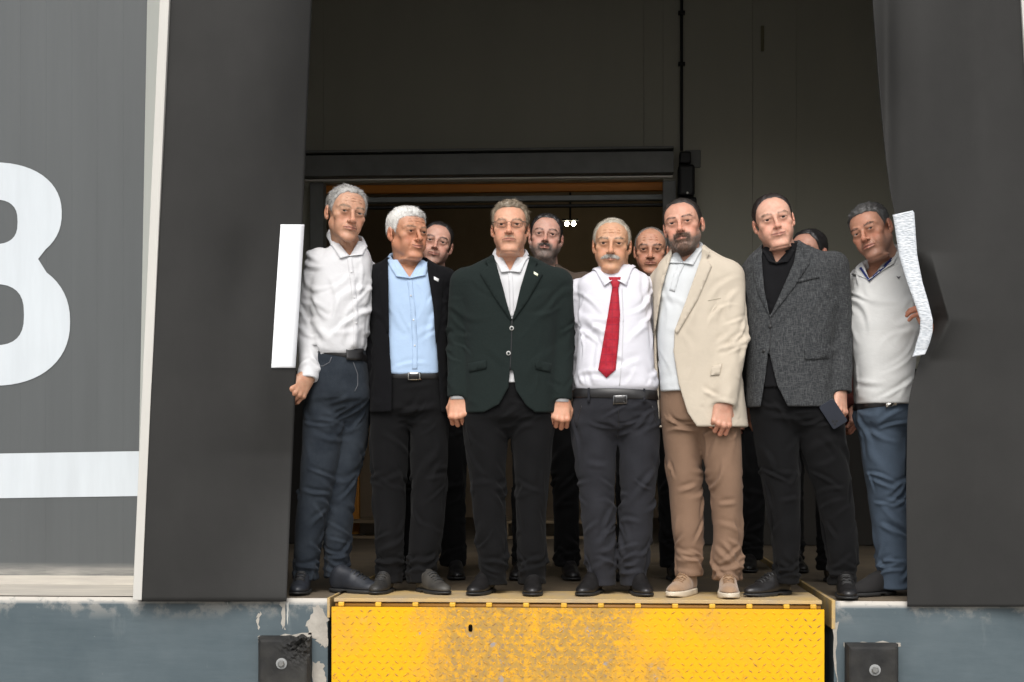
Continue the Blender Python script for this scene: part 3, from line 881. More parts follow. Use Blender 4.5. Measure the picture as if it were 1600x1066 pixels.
_EDGES = [(0, 1), (2, 3), (4, 5), (6, 7), (0, 2), (1, 3), (4, 6), (5, 7), (0, 4), (1, 5), (2, 6), (3, 7)]
def surface_nets(g, Fd, smooth=1):
    S = Fd < 0
    c = np.zeros(tuple(np.array(S.shape) - 1), dtype=np.int8)
    for i in (0, 1):
        for j in (0, 1):
            for k in (0, 1):
                c += S[i:S.shape[0] - 1 + i, j:S.shape[1] - 1 + j, k:S.shape[2] - 1 + k]
    act = (c > 0) & (c < 8)
    idx = np.full(c.shape, -1, dtype=np.int32)
    ii, jj, kk = np.nonzero(act)
    idx[ii, jj, kk] = np.arange(len(ii), dtype=np.int32)
    off = np.array([(i, j, k) for i in (0, 1) for j in (0, 1) for k in (0, 1)])
    val = np.stack([Fd[ii + o[0], jj + o[1], kk + o[2]] for o in off], 1)
    acc = np.zeros((len(ii), 3), dtype=f32); cnt = np.zeros(len(ii), dtype=f32)
    for a, b in _EDGES:
        va, vb = val[:, a], val[:, b]
        m = (va < 0) != (vb < 0)
        t = np.where(m, va / np.where(m, va - vb, 1), 0)
        p = off[a][None] + (off[b] - off[a])[None] * t[:, None]
        acc += p * m[:, None]; cnt += m
    V = (np.stack([ii, jj, kk], 1) + acc / cnt[:, None]) * g.h + g.lo
    Q = []
    for ax in range(3):
        o1, o2 = [(1, 2), (2, 0), (0, 1)][ax]
        sl0 = [slice(1, -1)] * 3; sl1 = [slice(1, -1)] * 3
        sl0[ax] = slice(0, -1); sl1[ax] = slice(1, None)
        a, b = S[tuple(sl0)], S[tuple(sl1)]
        for cond, flip in ((a & ~b, False), (~a & b, True)):
            p = np.stack(np.nonzero(cond), 1)
            if not len(p): continue
            base = p.copy()
            for q in range(3):
                if q != ax: base[:, q] += 1
            e1 = np.zeros(3, dtype=int); e1[o1] = 1
            e2 = np.zeros(3, dtype=int); e2[o2] = 1
            cells = [base - e1 - e2, base - e2, base, base - e1]
            q4 = np.stack([idx[x[:, 0], x[:, 1], x[:, 2]] for x in cells], 1)
            Q.append(q4[:, ::-1] if flip else q4)
    Q = np.concatenate(Q)
    Q = Q[(Q >= 0).all(1)]
    for _ in range(smooth):
        V = laplace(V, Q, 0.5)
    return V, Q

def laplace(V, Q, w):
    n = len(V)
    a = np.concatenate([Q[:, i] for i in range(4)]); b = np.concatenate([Q[:, (i + 1) % 4] for i in range(4)])
    cnt = np.bincount(a, minlength=n) + np.bincount(b, minlength=n)
    out = np.stack([np.bincount(a, V[b, i], n) + np.bincount(b, V[a, i], n) for i in range(3)], 1) / np.maximum(cnt, 1)[:, None]
    return (V * (1 - w) + out * w).astype(f32)

def normals(V, Q):
    a = V[Q[:, 2]] - V[Q[:, 0]]; b = V[Q[:, 3]] - V[Q[:, 1]]
    fn = np.cross(a, b)
    N = np.zeros_like(V)
    for i in range(4):
        for c in range(3):
            N[:, c] += np.bincount(Q[:, i], fn[:, c], len(V))
    return N / np.maximum(np.linalg.norm(N, axis=1, keepdims=True), 1e-9)

def wave_noise(V, scale, seed, octaves=10):
    r = np.random.default_rng(seed)
    K = r.normal(0, 1, (octaves, 3)); K /= np.linalg.norm(K, axis=1, keepdims=True)
    K *= scale * r.uniform(0.6, 1.6, (octaves, 1)); ph = r.uniform(0, 6.28, octaves)
    return np.sin(V @ K.T + ph).sum(1) / math.sqrt(octaves / 2.0) * 0.5

def folds(V, direction, wavelength, seed, warp=1.6, warp_scale=9.0, sharp=1.0):
    d = np.array(direction, dtype=float); d /= np.linalg.norm(d)
    ph = 2 * math.pi / wavelength * (V @ d) + warp * 2.2 * wave_noise(V, warp_scale, seed) + seed
    s = 0.5 + 0.5 * np.sin(ph)
    return s ** sharp * (0.35 + 0.65 * np.clip(0.5 + wave_noise(V, warp_scale * 0.8, seed + 50), 0, 1))

def creases(V, N, weight, pref, count, length, width, amp, seed, spread=0.35):
    """sharp cloth folds: each a tapered ridge with a valley beside it, laid on the surface"""
    r = np.random.default_rng(seed)
    w = np.clip(weight, 0, None); tot = w.sum()
    out = np.zeros(len(V))
    if tot <= 0: return out
    pick = r.choice(len(V), count, p=w / tot)
    for i in pick:
        c, n_ = V[i], N[i]
        t = np.array(pref(c), dtype=float) + r.normal(0, spread, 3)
        t -= n_ * (t @ n_); t /= max(np.linalg.norm(t), 1e-6)
        b = np.cross(n_, t)
        L_ = length * r.uniform(0.55, 1.3); W_ = width * r.uniform(0.7, 1.4); A_ = amp * r.uniform(0.4, 1.2)
        rel = V - c
        near = np.nonzero((np.abs(rel) < L_ + 0.02).all(1))[0]
        rl = rel[near]
        al, pe, no = rl @ t, rl @ b, rl @ n_
        pe = pe + r.normal(0, 2.5) * al * al          # a little curved
        q = pe / W_
        prof = np.exp(-q * q) - 0.75 * np.exp(-((q - 1.7) / 1.1) ** 2)
        out[near] += A_ * prof * np.clip(1 - (al / L_) ** 2, 0, 1) ** 1.5 * np.exp(-(no / 0.045) ** 2)
    return out

def bvh_of(V, Q):
    return BVHTree.FromPolygons([tuple(v) for v in V.tolist()], Q.tolist())

# ------------------------------------------------------------------ patches that lie on a garment
def inside_poly(p, poly):
    c = False; j = len(poly) - 1
    for i in range(len(poly)):
        if (poly[i][1] > p[1]) != (poly[j][1] > p[1]) and p[0] < (poly[j][0] - poly[i][0]) * (p[1] - poly[i][1]) / (poly[j][1] - poly[i][1]) + poly[i][0]:
            c = not c
        j = i
    return c

def patch(name, poly, bvh, mat_, parent, base, off=0.004, step=5.0, puff=0.0):
    ring = []
    for i in range(len(poly)):
        a, b = np.array(poly[i], float), np.array(poly[(i + 1) % len(poly)], float)
        m = max(1, int(np.linalg.norm(b - a) / step))
        for t in range(m):
            ring.append(tuple(a + (b - a) * t / m))
    xs, ys = [p[0] for p in ring], [p[1] for p in ring]
    pts = [Vector(p) for p in ring]
    ed = [(i, (i + 1) % len(ring)) for i in range(len(ring))]
    for x in np.arange(min(xs) + step / 2, max(xs), step):
        for y in np.arange(min(ys) + step / 2, max(ys), step):
            if inside_poly((x, y), ring) and min((x - p[0]) ** 2 + (y - p[1]) ** 2 for p in ring) > (step * 0.45) ** 2:
                pts.append(Vector((x, y)))
    res = delaunay_2d_cdt(pts, ed, [], 1, 1e-5)
    P2, F2 = res[0], res[2]
    keep = []
    for f in F2:
        c = (sum(P2[i][0] for i in f) / 3, sum(P2[i][1] for i in f) / 3)
        if inside_poly(c, ring): keep.append(list(f))
    V3, hit0 = [], []
    last = None
    for p in P2:
        d = ray(p[0], p[1])
        h = bvh.ray_cast(Vector(CAM), Vector(d), 20)
        hit0.append(None if h[0] is None else np.array(h[0]))
    good = [h for h in hit0 if h is not None]
    if not good: return None
    md = float(np.median([np.linalg.norm(h - CAM) for h in good]))
    hit0 = [h if h is not None and np.linalg.norm(h - CAM) < md + 0.05 else None for h in hit0]
    for p, h in zip(P2, hit0):
        if h is None:
            g2 = min(((abs(P2[i][0] - p[0]) + abs(P2[i][1] - p[1])), i) for i in range(len(P2)) if hit0[i] is not None)[1]
            depth = np.linalg.norm(hit0[g2] - CAM); h = CAM + ray(p[0], p[1]) * depth
        dd = ray(p[0], p[1])
        o = off
        if puff:
            e = min(math.hypot(p[0] - q[0], p[1] - q[1]) for q in ring)
            o = off + puff * (1 - math.exp(-e / 6.0))
        V3.append(h - dd * o)
    N = len(V3)
    back = [v + ray(P2[i][0], P2[i][1]) * (off + 0.003) for i, v in enumerate(V3)]
    Fc = []
    for f in keep:
        a, b, c = (np.array(V3[i]) for i in f)
        nrm = np.cross(b - a, c - a)
        Fc.append(f if nrm @ (CAM - a) > 0 else f[::-1])
    # skirt
    cnt = {}
    for f in Fc:
        for i in range(3):
            e = (f[i], f[(i + 1) % 3]); cnt[e] = 1
    for (a, b) in list(cnt):
        if (b, a) not in cnt:
            Fc.append([b, a, a + N, b + N])
    return mesh_np(name, np.array(V3 + back), Fc, mat_, parent, True, base)

def line_poly(path, w):
    """thin polygon along a photo-space path"""
    path = [np.array(p, float) for p in path]
    L_, R_ = [], []
    for i, p in enumerate(path):
        t = path[min(i + 1, len(path) - 1)] - path[max(i - 1, 0)]
        t /= np.linalg.norm(t); nrm = np.array([-t[1], t[0]])
        L_.append(p + nrm * w / 2); R_.append(p - nrm * w / 2)
    return [tuple(p) for p in L_ + R_[::-1]]

def disc_poly(x, y, r, n_=14, ry=None):
    return [(x + r * math.cos(2 * math.pi * k / n_), y + (ry or r) * math.sin(2 * math.pi * k / n_)) for k in range(n_)]

# ------------------------------------------------------------------ materials for people
def cloth(name, color, var=0.12, rough=0.95, bump=0.10, bump_scale=260, sheen=0.04, color2=None, var_scale=14, stretch=(1, 1, 1), wrinkle=0.07, wstretch=(0.8, 0.8, 1.3)):
    m = mat(name, color, rough, var=var, var_scale=var_scale, bump=bump, bump_scale=bump_scale, sheen=sheen, spec=0.12, color2=color2, stretch=stretch)
    n, l, b = nodes_of(m)
    tc = n.new("ShaderNodeTexCoord"); mp = n.new("ShaderNodeMapping"); mp.inputs["Scale"].default_value = wstretch
    mp.inputs["Rotation"].default_value = (0, 0.5, 0.3)
    l.new(tc.outputs["Object"], mp.inputs["Vector"])
    hs_ = []
    for sc_, ds_ in ((9.0, 1.0), (22.0, 0.8)):
        w = n.new("ShaderNodeTexNoise"); w.inputs["Scale"].default_value = sc_; w.inputs["Detail"].default_value = 2.0; w.inputs["Distortion"].default_value = ds_
        l.new(mp.outputs[0], w.inputs["Vector"])
        hs_.append(math_node(m, 'POWER', math_node(m, 'ABSOLUTE', math_node(m, 'SUBTRACT', w.outputs["Fac"], 0.5)), 0.6))
    hsum = math_node(m, 'ADD', hs_[0], math_node(m, 'MULTIPLY', hs_[1], 0.45))
    bp = n.new("ShaderNodeBump"); bp.inputs["Strength"].default_value = wrinkle; bp.inputs["Distance"].default_value = 0.02
    l.new(hsum, bp.inputs["Height"])
    old = b.inputs["Normal"].links[0].from_socket if b.inputs["Normal"].links else None
    if old is not None: l.new(old, bp.inputs["Normal"])
    l.new(bp.outputs[0], b.inputs["Normal"])
    return m

m_skin = bpy.data.materials.new("skin"); m_skin.use_nodes = True
n, l, b = nodes_of(m_skin)
vc = n.new("ShaderNodeVertexColor"); vc.layer_name = "Col"
mk = noise_mask(m_skin, 55, 0.35, 0.7)
dk = n.new("ShaderNodeMix"); dk.data_type = 'RGBA'; dk.blend_type = 'MULTIPLY'
dk.inputs["Factor"].default_value = 1.0
l.new(vc.outputs["Color"], dk.inputs["A"])
l.new(mixcol(m_skin, mk, (1, 1, 1), (0.86, 0.80, 0.78)), dk.inputs["B"])
l.new(dk.outputs["Result"], b.inputs["Base Color"])
b.inputs["Roughness"].default_value = 0.48
b.inputs["Specular IOR Level"].default_value = 0.4
b.inputs["Subsurface Weight"].default_value = 0.12
b.inputs["Subsurface Radius"].default_value = (1.0, 0.35, 0.2)
b.inputs["Subsurface Scale"].default_value = 0.006
nb = n.new("ShaderNodeTexNoise"); nb.inputs["Scale"].default_value = 300; nb.inputs["Detail"].default_value = 3
bp = n.new("ShaderNodeBump"); bp.inputs["Strength"].default_value = 0.12; bp.inputs["Distance"].default_value = 0.002
tcs = n.new("ShaderNodeTexCoord"); l.new(tcs.outputs["Object"], nb.inputs["Vector"])
l.new(nb.outputs["Fac"], bp.inputs["Height"]); l.new(bp.outputs[0], b.inputs["Normal"])

def vcol_mat(name, rough=0.6, spec=0.4):
    m = bpy.data.materials.new(name); m.use_nodes = True
    n, l, b = nodes_of(m)
    v = n.new("ShaderNodeVertexColor"); v.layer_name = "Col"
    l.new(v.outputs["Color"], b.inputs["Base Color"])
    b.inputs["Roughness"].default_value = rough; b.inputs["Specular IOR Level"].default_value = spec
    return m
m_hair = vcol_mat("hair", 0.48, 0.5)
m_eye = vcol_mat("eye", 0.30, 0.3)

# ------------------------------------------------------------------ head
def rot(yaw, pitch, roll):
    return np.array(Matrix.Rotation(R(yaw), 3, 'Z') @ Matrix.Rotation(R(pitch), 3, 'X') @ Matrix.Rotation(R(roll), 3, 'Y'))

HEAD_DEF = dict(jaw=1.0, chin=1.0, nose=1.0, nose_len=1.0, cheek=1.0, fat=0.0, ear=1.0, brow=1.0, smile=0.0, width=1.0, lids=0.55,
                open_mouth=0.0, lip=1.0, fold=1.0,
                skin=(0.50, 0.27, 0.17), lips=(0.42, 0.16, 0.12), stubble=None, stubble_amt=0.0,
                hair=(0.3, 0.29, 0.27), hair2=None, hairline=[(0, .078), (.45, .072), (.8, .045), (1.15, .005), (1.32, -.025), (1.45, .012), (1.9, .020), (2.15, -.03), (2.6, -.065), (3.15, -.07)],
                top=.014, side=.007, brow_col=(0.12, 0.09, 0.07), mustache=None, beard=None, iris=(0.018, 0.011, 0.008), comb=(0.25, 1.0, 0.3), strand=0.026, nstr=2600, thin=0.0)

def head_field(g, p, neck_base, neck_r):
    w = p["width"]
    d = ellipsoid(g, (0, 0.018, 0.030), (0.0745 * w, 0.094, 0.078))
    d = smin(d, ellipsoid(g, (0, -0.030, 0.020), (0.066 * w, 0.057, 0.068)), 0.02)          # forehead
    d = smin(d, ellipsoid(g, (0, -0.016, -0.050), (0.055 * p["jaw"], 0.066, 0.056)), 0.02)   # lower face
    for s in (-1, 1):
        d = smin(d, capsule(g, (s * 0.052 * p["jaw"], 0.014, -0.048), (s * 0.020, -0.068, -0.100), 0.0155 + .004 * p["fat"], 0.0135), 0.030)   # jaw line
        d = smin(d, ellipsoid(g, (s * 0.047 * w, -0.052, -0.020), (0.020, 0.022, 0.016)), 0.018)    # cheek bones
        d = smin(d, ellipsoid(g, (s * 0.036, -0.056, -0.054), (0.020 * p["cheek"], 0.020 * p["cheek"], 0.024)), 0.022)   # cheeks
    d = smin(d, ellipsoid(g, (0, -0.078, -0.104 - 0.004 * p["chin"]), (0.0185, 0.015, 0.014 * p["chin"])), 0.018)
    d = smin(d, ellipsoid(g, (0, -0.076, -0.062), (0.029, 0.018, 0.022)), 0.016)               # muzzle
    if p["fat"] > 0:
        d = smin(d, ellipsoid(g, (0, -0.026, -0.120), (0.046, 0.042, 0.020 * p["fat"])), 0.026)
    # neck
    nb_ = np.array(neck_base)
    d = smin(d, capsule(g, (0, 0.022, -0.055), nb_, 0.050 * neck_r, 0.057 * neck_r, (1, 1.0, 1)), 0.018)
    if p["fold"] > 1.0:
        for s in (-1, 1):
            d = smin(d, capsule(g, (s * 0.020, -0.035, -0.110), nb_ + np.array([s * 0.012, -0.052, 0.0]), 0.009, 0.007), 0.014)
    # eye sockets
    for s in (-1, 1):
        d = smax(d, -ellipsoid(g, (s * 0.0330, -0.1015, 0.0030), (0.0220, 0.0170, 0.0110)), 0.020)
    # brow ridge
    for s in (-1, 1):
        d = smin(d, capsule(g, (s * 0.012, -0.0855, 0.0145), (s * 0.036, -0.0800, 0.0180), 0.0068 * p["brow"], 0.0064 * p["brow"]), 0.012)
        d = smin(d, capsule(g, (s * 0.036, -0.0800, 0.0180), (s * 0.055, -0.060, 0.0155), 0.0064 * p["brow"], 0.005), 0.012)
    # nose
    nl = p["nose_len"]; ns = p["nose"]
    tip = (0, -0.109 - 0.004 * (ns - 1), -0.0355 * nl)
    d = smin(d, capsule(g, (0, -0.083, 0.010), (tip[0], tip[1] + 0.004, tip[2] + 0.006), 0.0066 * ns, 0.0080 * ns), 0.009)
    d = smin(d, ellipsoid(g, tip, (0.0108 * ns, 0.010, 0.0095 * ns)), 0.006)
    for s in (-1, 1):
        d = smin(d, ellipsoid(g, (s * 0.0130 * ns, -0.0940, tip[2] - 0.003), (0.0068 * ns, 0.0100, 0.0070)), 0.005)
        d = smax(d, -ellipsoid(g, (s * 0.0075 * ns, -0.1005, tip[2] - 0.0125), (0.0042, 0.0065, 0.0042)), 0.003)
        # nasolabial fold, under-eye crease
        d = smax(d, -capsule(g, (s * 0.0210, -0.0915, -0.030 * nl), (s * 0.0360, -0.0800, -0.070), 0.0022 + 0.0016 * p["fold"], 0.0024), 0.008)
        d = smax(d, -capsule(g, (s * 0.0300, -0.0885, -0.075), (s * 0.0310, -0.0800, -0.096), 0.0022), 0.007)
    # temples
    for s in (-1, 1):
        d = smax(d, -ellipsoid(g, (s * 0.090 * w, -0.050, 0.022), (0.018, 0.028, 0.030)), 0.02)
    # eye lids
    ld = p["lids"] / 0.47
    for s in (-1, 1):
        lid = ellipsoid(g, (s * 0.0330, -0.0735, -0.0005), (0.0168, 0.0137, 0.0125))
        d = smin(d, lid, 0.012)
        d = smin(d, capsule(g, (s * 0.0205, -0.0870, 0.0088), (s * 0.0465, -0.0785, 0.0085), 0.0034, 0.0034), 0.006)   # hooded upper lid
        slit = ellipsoid(g, (s * 0.0328, -0.0905, -0.0024), (0.0146, 0.0104, 0.0037 * ld))
        d = smax(d, -slit, 0.0010)
    # mouth
    sm = p["smile"]; zc_ = -0.0660; om = p["open_mouth"]
    for s in (-1, 1):
        d = smin(d, capsule(g, (s * 0.0045, -0.0962, zc_ + 0.0040), (s * (0.0265 + 0.003 * sm), -0.0845, zc_ + 0.0005 + 0.005 * sm), 0.0040 * p["lip"], 0.0020), 0.005)
        d = smin(d, capsule(g, (0, -0.0955, zc_ - 0.0066 - .005 * om), (s * 0.0225, -0.0860, zc_ - 0.0038 - .003 * om + 0.004 * sm), 0.0048 * p["lip"], 0.0028), 0.005)
    for s in (-1, 1):
        d = smax(d, -capsule(g, (0, -0.1025, zc_ - 0.0008), (s * (0.0300 + 0.003 * sm), -0.0865, zc_ - 0.0010 + 0.006 * sm), 0.0022 + 0.0035 * om, 0.0018), 0.003)
    d = smax(d, -capsule(g, (-0.014, -0.0955, -0.0830), (0.014, -0.0955, -0.0830), 0.0032), 0.009)     # below lip
    if p["fold"] > 1.0:
        for zf_ in (0.040, 0.052, 0.063):
            yf_ = -0.0835 + (zf_ - 0.042) * 0.32
            for s in (-1, 1):
                d = smax(d, -capsule(g, (0, yf_, zf_), (s * 0.038, yf_ + 0.010, zf_ - 0.002), 0.0008), 0.006)
    d = smax(d, -capsule(g, (-0.0035, -0.0975, 0.020), (-0.0030, -0.0965, 0.030), 0.0018), 0.004)
    # ears
    for s in (-1, 1):
        e = p["ear"] * 0.90; c = (s * 0.0740 * w, 0.017, -0.008)
        u = ellipsoid(g, (c[0] + s * 0.005, c[1] + 0.004, c[2] + 0.004), (0.0080 * e, 0.0180 * e, 0.0300 * e))
        u = smin(u, ellipsoid(g, (c[0] + s * 0.001, c[1] - 0.004, c[2] - 0.022 * e), (0.0065, 0.009, 0.012)), 0.008)
        u = smax(u, -ellipsoid(g, (c[0] + s * 0.014 * e, c[1] - 0.003, c[2] + 0.003), (0.0080 * e, 0.0105 * e, 0.0190 * e)), 0.004)
        u = smin(u, ellipsoid(g, (c[0] + s * 0.004, c[1] - 0.012, c[2] - 0.004), (0.004, 0.004, 0.006)), 0.004)
        d = smin(d, u, 0.006)
    return d

def col_lerp(c, m, t):
    return c * (1 - m[:, None]) + np.array(t, dtype=f32)[None] * m[:, None]
def bump1(x, c, w):
    return np.exp(-((x - c) / w) ** 2)

def strands(V, N, flow, length, width, color, seed, jitter=0.35, lift=0.35, seg=3, droop=0.0):
    """tapered three-sided hairs; V roots, N normals, flow (n,3) directions"""
    r = np.random.default_rng(seed)
    n_ = len(V)
    T = flow - N * (flow * N).sum(1, keepdims=True)
    T /= np.maximum(np.linalg.norm(T, axis=1, keepdims=True), 1e-6)
    D = T + N * lift + r.normal(0, jitter, (n_, 3))
    D /= np.linalg.norm(D, axis=1, keepdims=True)
    L_ = length * r.uniform(0.6, 1.2, n_)
    side = np.cross(D, N); side /= np.maximum(np.linalg.norm(side, axis=1, keepdims=True), 1e-6)
    upv = np.cross(side, D)
    verts, faces, cols = [], [], []
    p = V - N * 0.001
    rings = []
    for k in range(seg + 1):
        t = k / seg
        w = width * (1 - 0.8 * t)
        c = p + D * (L_ * t)[:, None] - N * (lift * 0.7 * L_ * t * t)[:, None] - np.array([0, 0, droop])[None] * (L_ * t * t)[:, None]
        ring = [c + side * w, c - side * w * 0.5 + upv * w * 0.8, c - side * w * 0.5 - upv * w * 0.8]
        rings.append(np.stack(ring, 1))
    A = np.stack(rings, 1)                     # n, seg+1, 3, 3
    VV = A.reshape(-1, 3)
    base = (np.arange(n_) * (seg + 1) * 3)[:, None]
    fl = []
    for k in range(seg):
        for q in range(3):
            fl.append([k * 3 + q, k * 3 + (q + 1) % 3, (k + 1) * 3 + (q + 1) % 3, (k + 1) * 3 + q])
    Q = (base[:, :, None] + np.array(fl).reshape(1, -1)[:, None, :]).reshape(n_, -1, 4).reshape(-1, 4)
    cc = np.repeat(np.asarray(color, dtype=f32) * r.uniform(0.65, 1.25, (n_, 1)), (seg + 1) * 3, axis=0)
    return VV.astype(f32), Q, cc

def build_head(root, base, origin, s, Rm, prm, neck_w, neck_r, voxel=0.0026):
    """origin: world position of the point midway between the ears at eye height"""
    p = dict(HEAD_DEF); p.update(prm)
    inv = Rm.T
    nb_ = inv @ ((np.array(neck_w) - origin) / s)
    lo = np.array([-0.098, -0.128, -0.158]); hi = np.array([0.098, 0.128, 0.135])
    lo = np.minimum(lo, nb_ - 0.03); hi = np.maximum(hi, nb_ + 0.03)
    lo[0] = min(lo[0], nb_[0] - 0.075); hi[0] = max(hi[0], nb_[0] + 0.075); lo[1] = min(lo[1], nb_[1] - .07)
    g = Grid(lo, hi, voxel)
    d = head_field(g, p, nb_, neck_r).astype(f32)
    V, Q = surface_nets(g, d, 1)
    N = normals(V, Q)
    x, y, z = V[:, 0], V[:, 1], V[:, 2]
    ax = np.abs(x)
    az = np.arctan2(ax, -(y - 0.01))
    hl = np.array(p["hairline"])
    line = np.interp(az, hl[:, 0], hl[:, 1])
    hair_m = 1 / (1 + np.exp(-(z - line - 0.004) / 0.005))
    # skin colours
    sk = np.array(p["skin"], dtype=f32) * np.array([1.06, 1.14, 1.22], dtype=f32)
    C = np.tile(sk, (len(V), 1))
    front = 1 / (1 + np.exp((y + 0.03) / 0.01))
    red = sk * np.array([1.08, 0.78, 0.72])
    C = col_lerp(C, 0.6 * front * (bump1(ax, 0.042, 0.02) * bump1(z, -0.035, 0.022) + bump1(ax, 0, 0.016) * bump1(z, -0.036, 0.02)), red)
    C = col_lerp(C, 0.7 * bump1(ax, 0.083, 0.008) * bump1(z, 0.0, 0.03), red)
    C = col_lerp(C, 0.08 * front * bump1(ax, 0.032, 0.016) * bump1(z, -0.012, 0.010), sk * np.array([0.72, 0.62, 0.62]))
    C = col_lerp(C, 0.25 * np.clip(wave_noise(V, 60, 5), 0, 1), red)
    if p["stubble"] is not None:
        bm = np.clip(np.clip((-0.035 - z) / 0.02, 0, 1) * np.clip((0.03 - y) / 0.03, 0, 1) * np.clip((z + 0.142) / 0.03, 0, 1), 0, 1)
        bm = bm * (1 - 0.8 * front * bump1(ax, 0.040, 0.014) * bump1(z, -0.045, 0.016))
        C = col_lerp(C, p["stubble_amt"] * bm, p["stubble"])
    lipm = front * np.clip(1 - ((ax / 0.0275) ** 2 + ((z + 0.0665) / 0.0095) ** 2), 0, 1) ** 0.6
    C = col_lerp(C, np.clip(lipm * 1.1, 0, 0.62) * (y < -0.082), p["lips"])
    C = col_lerp(C, (front * bump1(z, -0.0668 + 0.006 * p["smile"] * (ax / 0.024) ** 2, 0.0020) * (ax < 0.029) * (y < -0.078)) * 0.85, (0.10, 0.03, 0.025))
    # lash line and inner lids
    ed = np.sqrt(((ax - 0.0328) / 0.0160) ** 2 + ((z + 0.0022) / (0.0044 * p["lids"] / 0.45)) ** 2)
    C = col_lerp(C, 0.70 * bump1(ed, 1.0, 0.25) * front * (z > -0.0015), (0.09, 0.045, 0.032))
    C = col_lerp(C, 0.12 * bump1(ed, 1.0, 0.35) * front * (z <= -0.0025), (0.20, 0.09, 0.06))
    # brows
    bz = 0.0160 + 0.0035 * np.sin(np.clip((ax - 0.012) / 0.045, 0, 1) * 3.0)
    bm = front * bump1(z, bz, 0.0040) * np.clip((ax - 0.009) / 0.006, 0, 1) * np.clip((0.056 - ax) / 0.010, 0, 1)
    C = col_lerp(C, np.clip(bm * 0.70, 0, 1), p["brow_col"])
    hc = np.array(p["hair"], dtype=f32)
    C = col_lerp(C, hair_m * (1 - p["thin"]) * 0.8 * (1 - bump1(ax, 0.086, 0.009) * bump1(z, -.005, 0.035)), hc)
    parts = []
    W = lambda A: (np.asarray(A) * s) @ Rm.T + origin
    head = (W(V), Q, C)
    # hair cap
    gh = Grid((-0.11, -0.125, -0.10), (0.11, 0.135, 0.15), 0.0034)
    dh = head_field(gh, dict(p, ear=0.4), nb_, neck_r * 0.9).astype(f32)
    azg = np.arctan2(np.abs(gh.X), -(gh.Y - f32(0.01))) + 0 * gh.Z
    ln = np.interp(azg, hl[:, 0], hl[:, 1]).astype(f32)
    topw = np.clip((gh.Z - 0.03) / 0.06, 0, 1)
    XX, YY, ZZ = gh.full()
    pts = np.stack([XX.ravel(), YY.ravel(), ZZ.ravel()], 1)
    r_ = np.random.default_rng(p.get("seed", 1))
    K = r_.normal(0, 1, (7, 3)) * np.array([190, 70, 120]); ph = r_.uniform(0, 6, 7)
    nz = np.zeros(len(pts), dtype=f32)
    for k in range(7):
        nz += np.sin(pts @ K[k].astype(f32) + f32(ph[k]))
    nz = (nz / 7).reshape(gh.n)
    edge_t = np.clip((gh.Z - ln) / 0.024, 0, 1)
    thick = (p["side"] + (p["top"] - p["side"]) * topw) * (0.03 + 0.97 * edge_t ** 0.8) * (1 + 0.40 * nz)
    lineN = ln + 0.007 * nz
    dhh = smax(np.maximum(dh - thick, -(dh + 0.004)), (lineN - gh.Z) * 0.75, 0.004)
    HV, HQ = surface_nets(gh, dhh.astype(f32), 1)
    HN = normals(HV, HQ)
    hc2 = np.array(p["hair2"] if p["hair2"] else p["hair"], dtype=f32)
    mixm = np.clip(0.5 + 0.8 * wave_noise(HV * np.array([2.2, 1, 1]), 60, 3), 0, 1)
    tz = np.clip((HV[:, 2] - 0.02) / 0.08, 0, 1)
    HC = hc[None] * (1 - (mixm * 0.6)[:, None]) + hc2[None] * (mixm * 0.6)[:, None]
    pieces = [(HV, HQ, HC)]
    # loose strands on the cap
    r2 = np.random.default_rng(p.get("seed", 1) + 9)
    outer = np.nonzero((HN[:, 2] > -0.4) & ((HV * HN).sum(1) > 0.0))[0]
    if len(outer) and p["nstr"]:
        pick = r2.choice(outer, p["nstr"])
        flow = np.stack([np.sign(HV[pick, 0]) * p["comb"][0] + 0 * HV[pick, 0], np.full(len(pick), p["comb"][1]), np.full(len(pick), 0.0)], 1)
        flow[:, 2] -= 0.9 * (np.abs(HV[pick, 0]) > 0.05) + 0.6 * (HV[pick, 1] > 0.07)
        ccol = HC[pick]
        SV, SQ, SC = strands(HV[pick] + r2.normal(0, 0.001, (len(pick), 3)), HN[pick], flow, p["strand"] * 0.72, 0.0008, ccol, 4, 0.13, p["comb"][2] * 0.35)
        pieces.append((SV, SQ, SC))
    # brows, mustache, beard
    def facial(mask, cnt, flow, length, width, col, seed, lift=0.4, jit=0.3):
        w_ = np.clip(mask, 0, None); tot = w_.sum()
        if tot < 1e-6: return
        pk = r2.choice(len(V), cnt, p=w_ / tot)
        fl = flow(V[pk])
        pieces.append(strands(V[pk] + r2.normal(0, 0.0010, (cnt, 3)), N[pk], fl, length, width, np.tile(np.array(col, dtype=f32), (cnt, 1)), seed, jit, lift))
    facial(bm, 170, lambda q: np.stack([np.sign(q[:, 0]) * 1.0, 0 * q[:, 0], 0.35 - 12 * np.clip(np.abs(q[:, 0]) - 0.03, 0, 1)], 1), 0.0075, 0.0007, p["brow_col"], 6, 0.25, 0.25)
    face = []
    if p["mustache"]:
        m_ = front * np.clip(1 - ((ax / p["mustache"].get("w", 0.030)) ** 4 + ((z + 0.0535 + 0.22 * ax * ax / 0.03) / 0.0062) ** 4), 0, 1) * (y < -0.070)
        facial(m_, p["mustache"].get("n", 1100), lambda q: np.stack([np.sign(q[:, 0]) * (0.25 + 28 * np.abs(q[:, 0])), 0 * q[:, 0] - 0.2, -np.ones(len(q))], 1), p["mustache"].get("len", 0.011), 0.0008, p["mustache"]["col"], 7, 0.55)
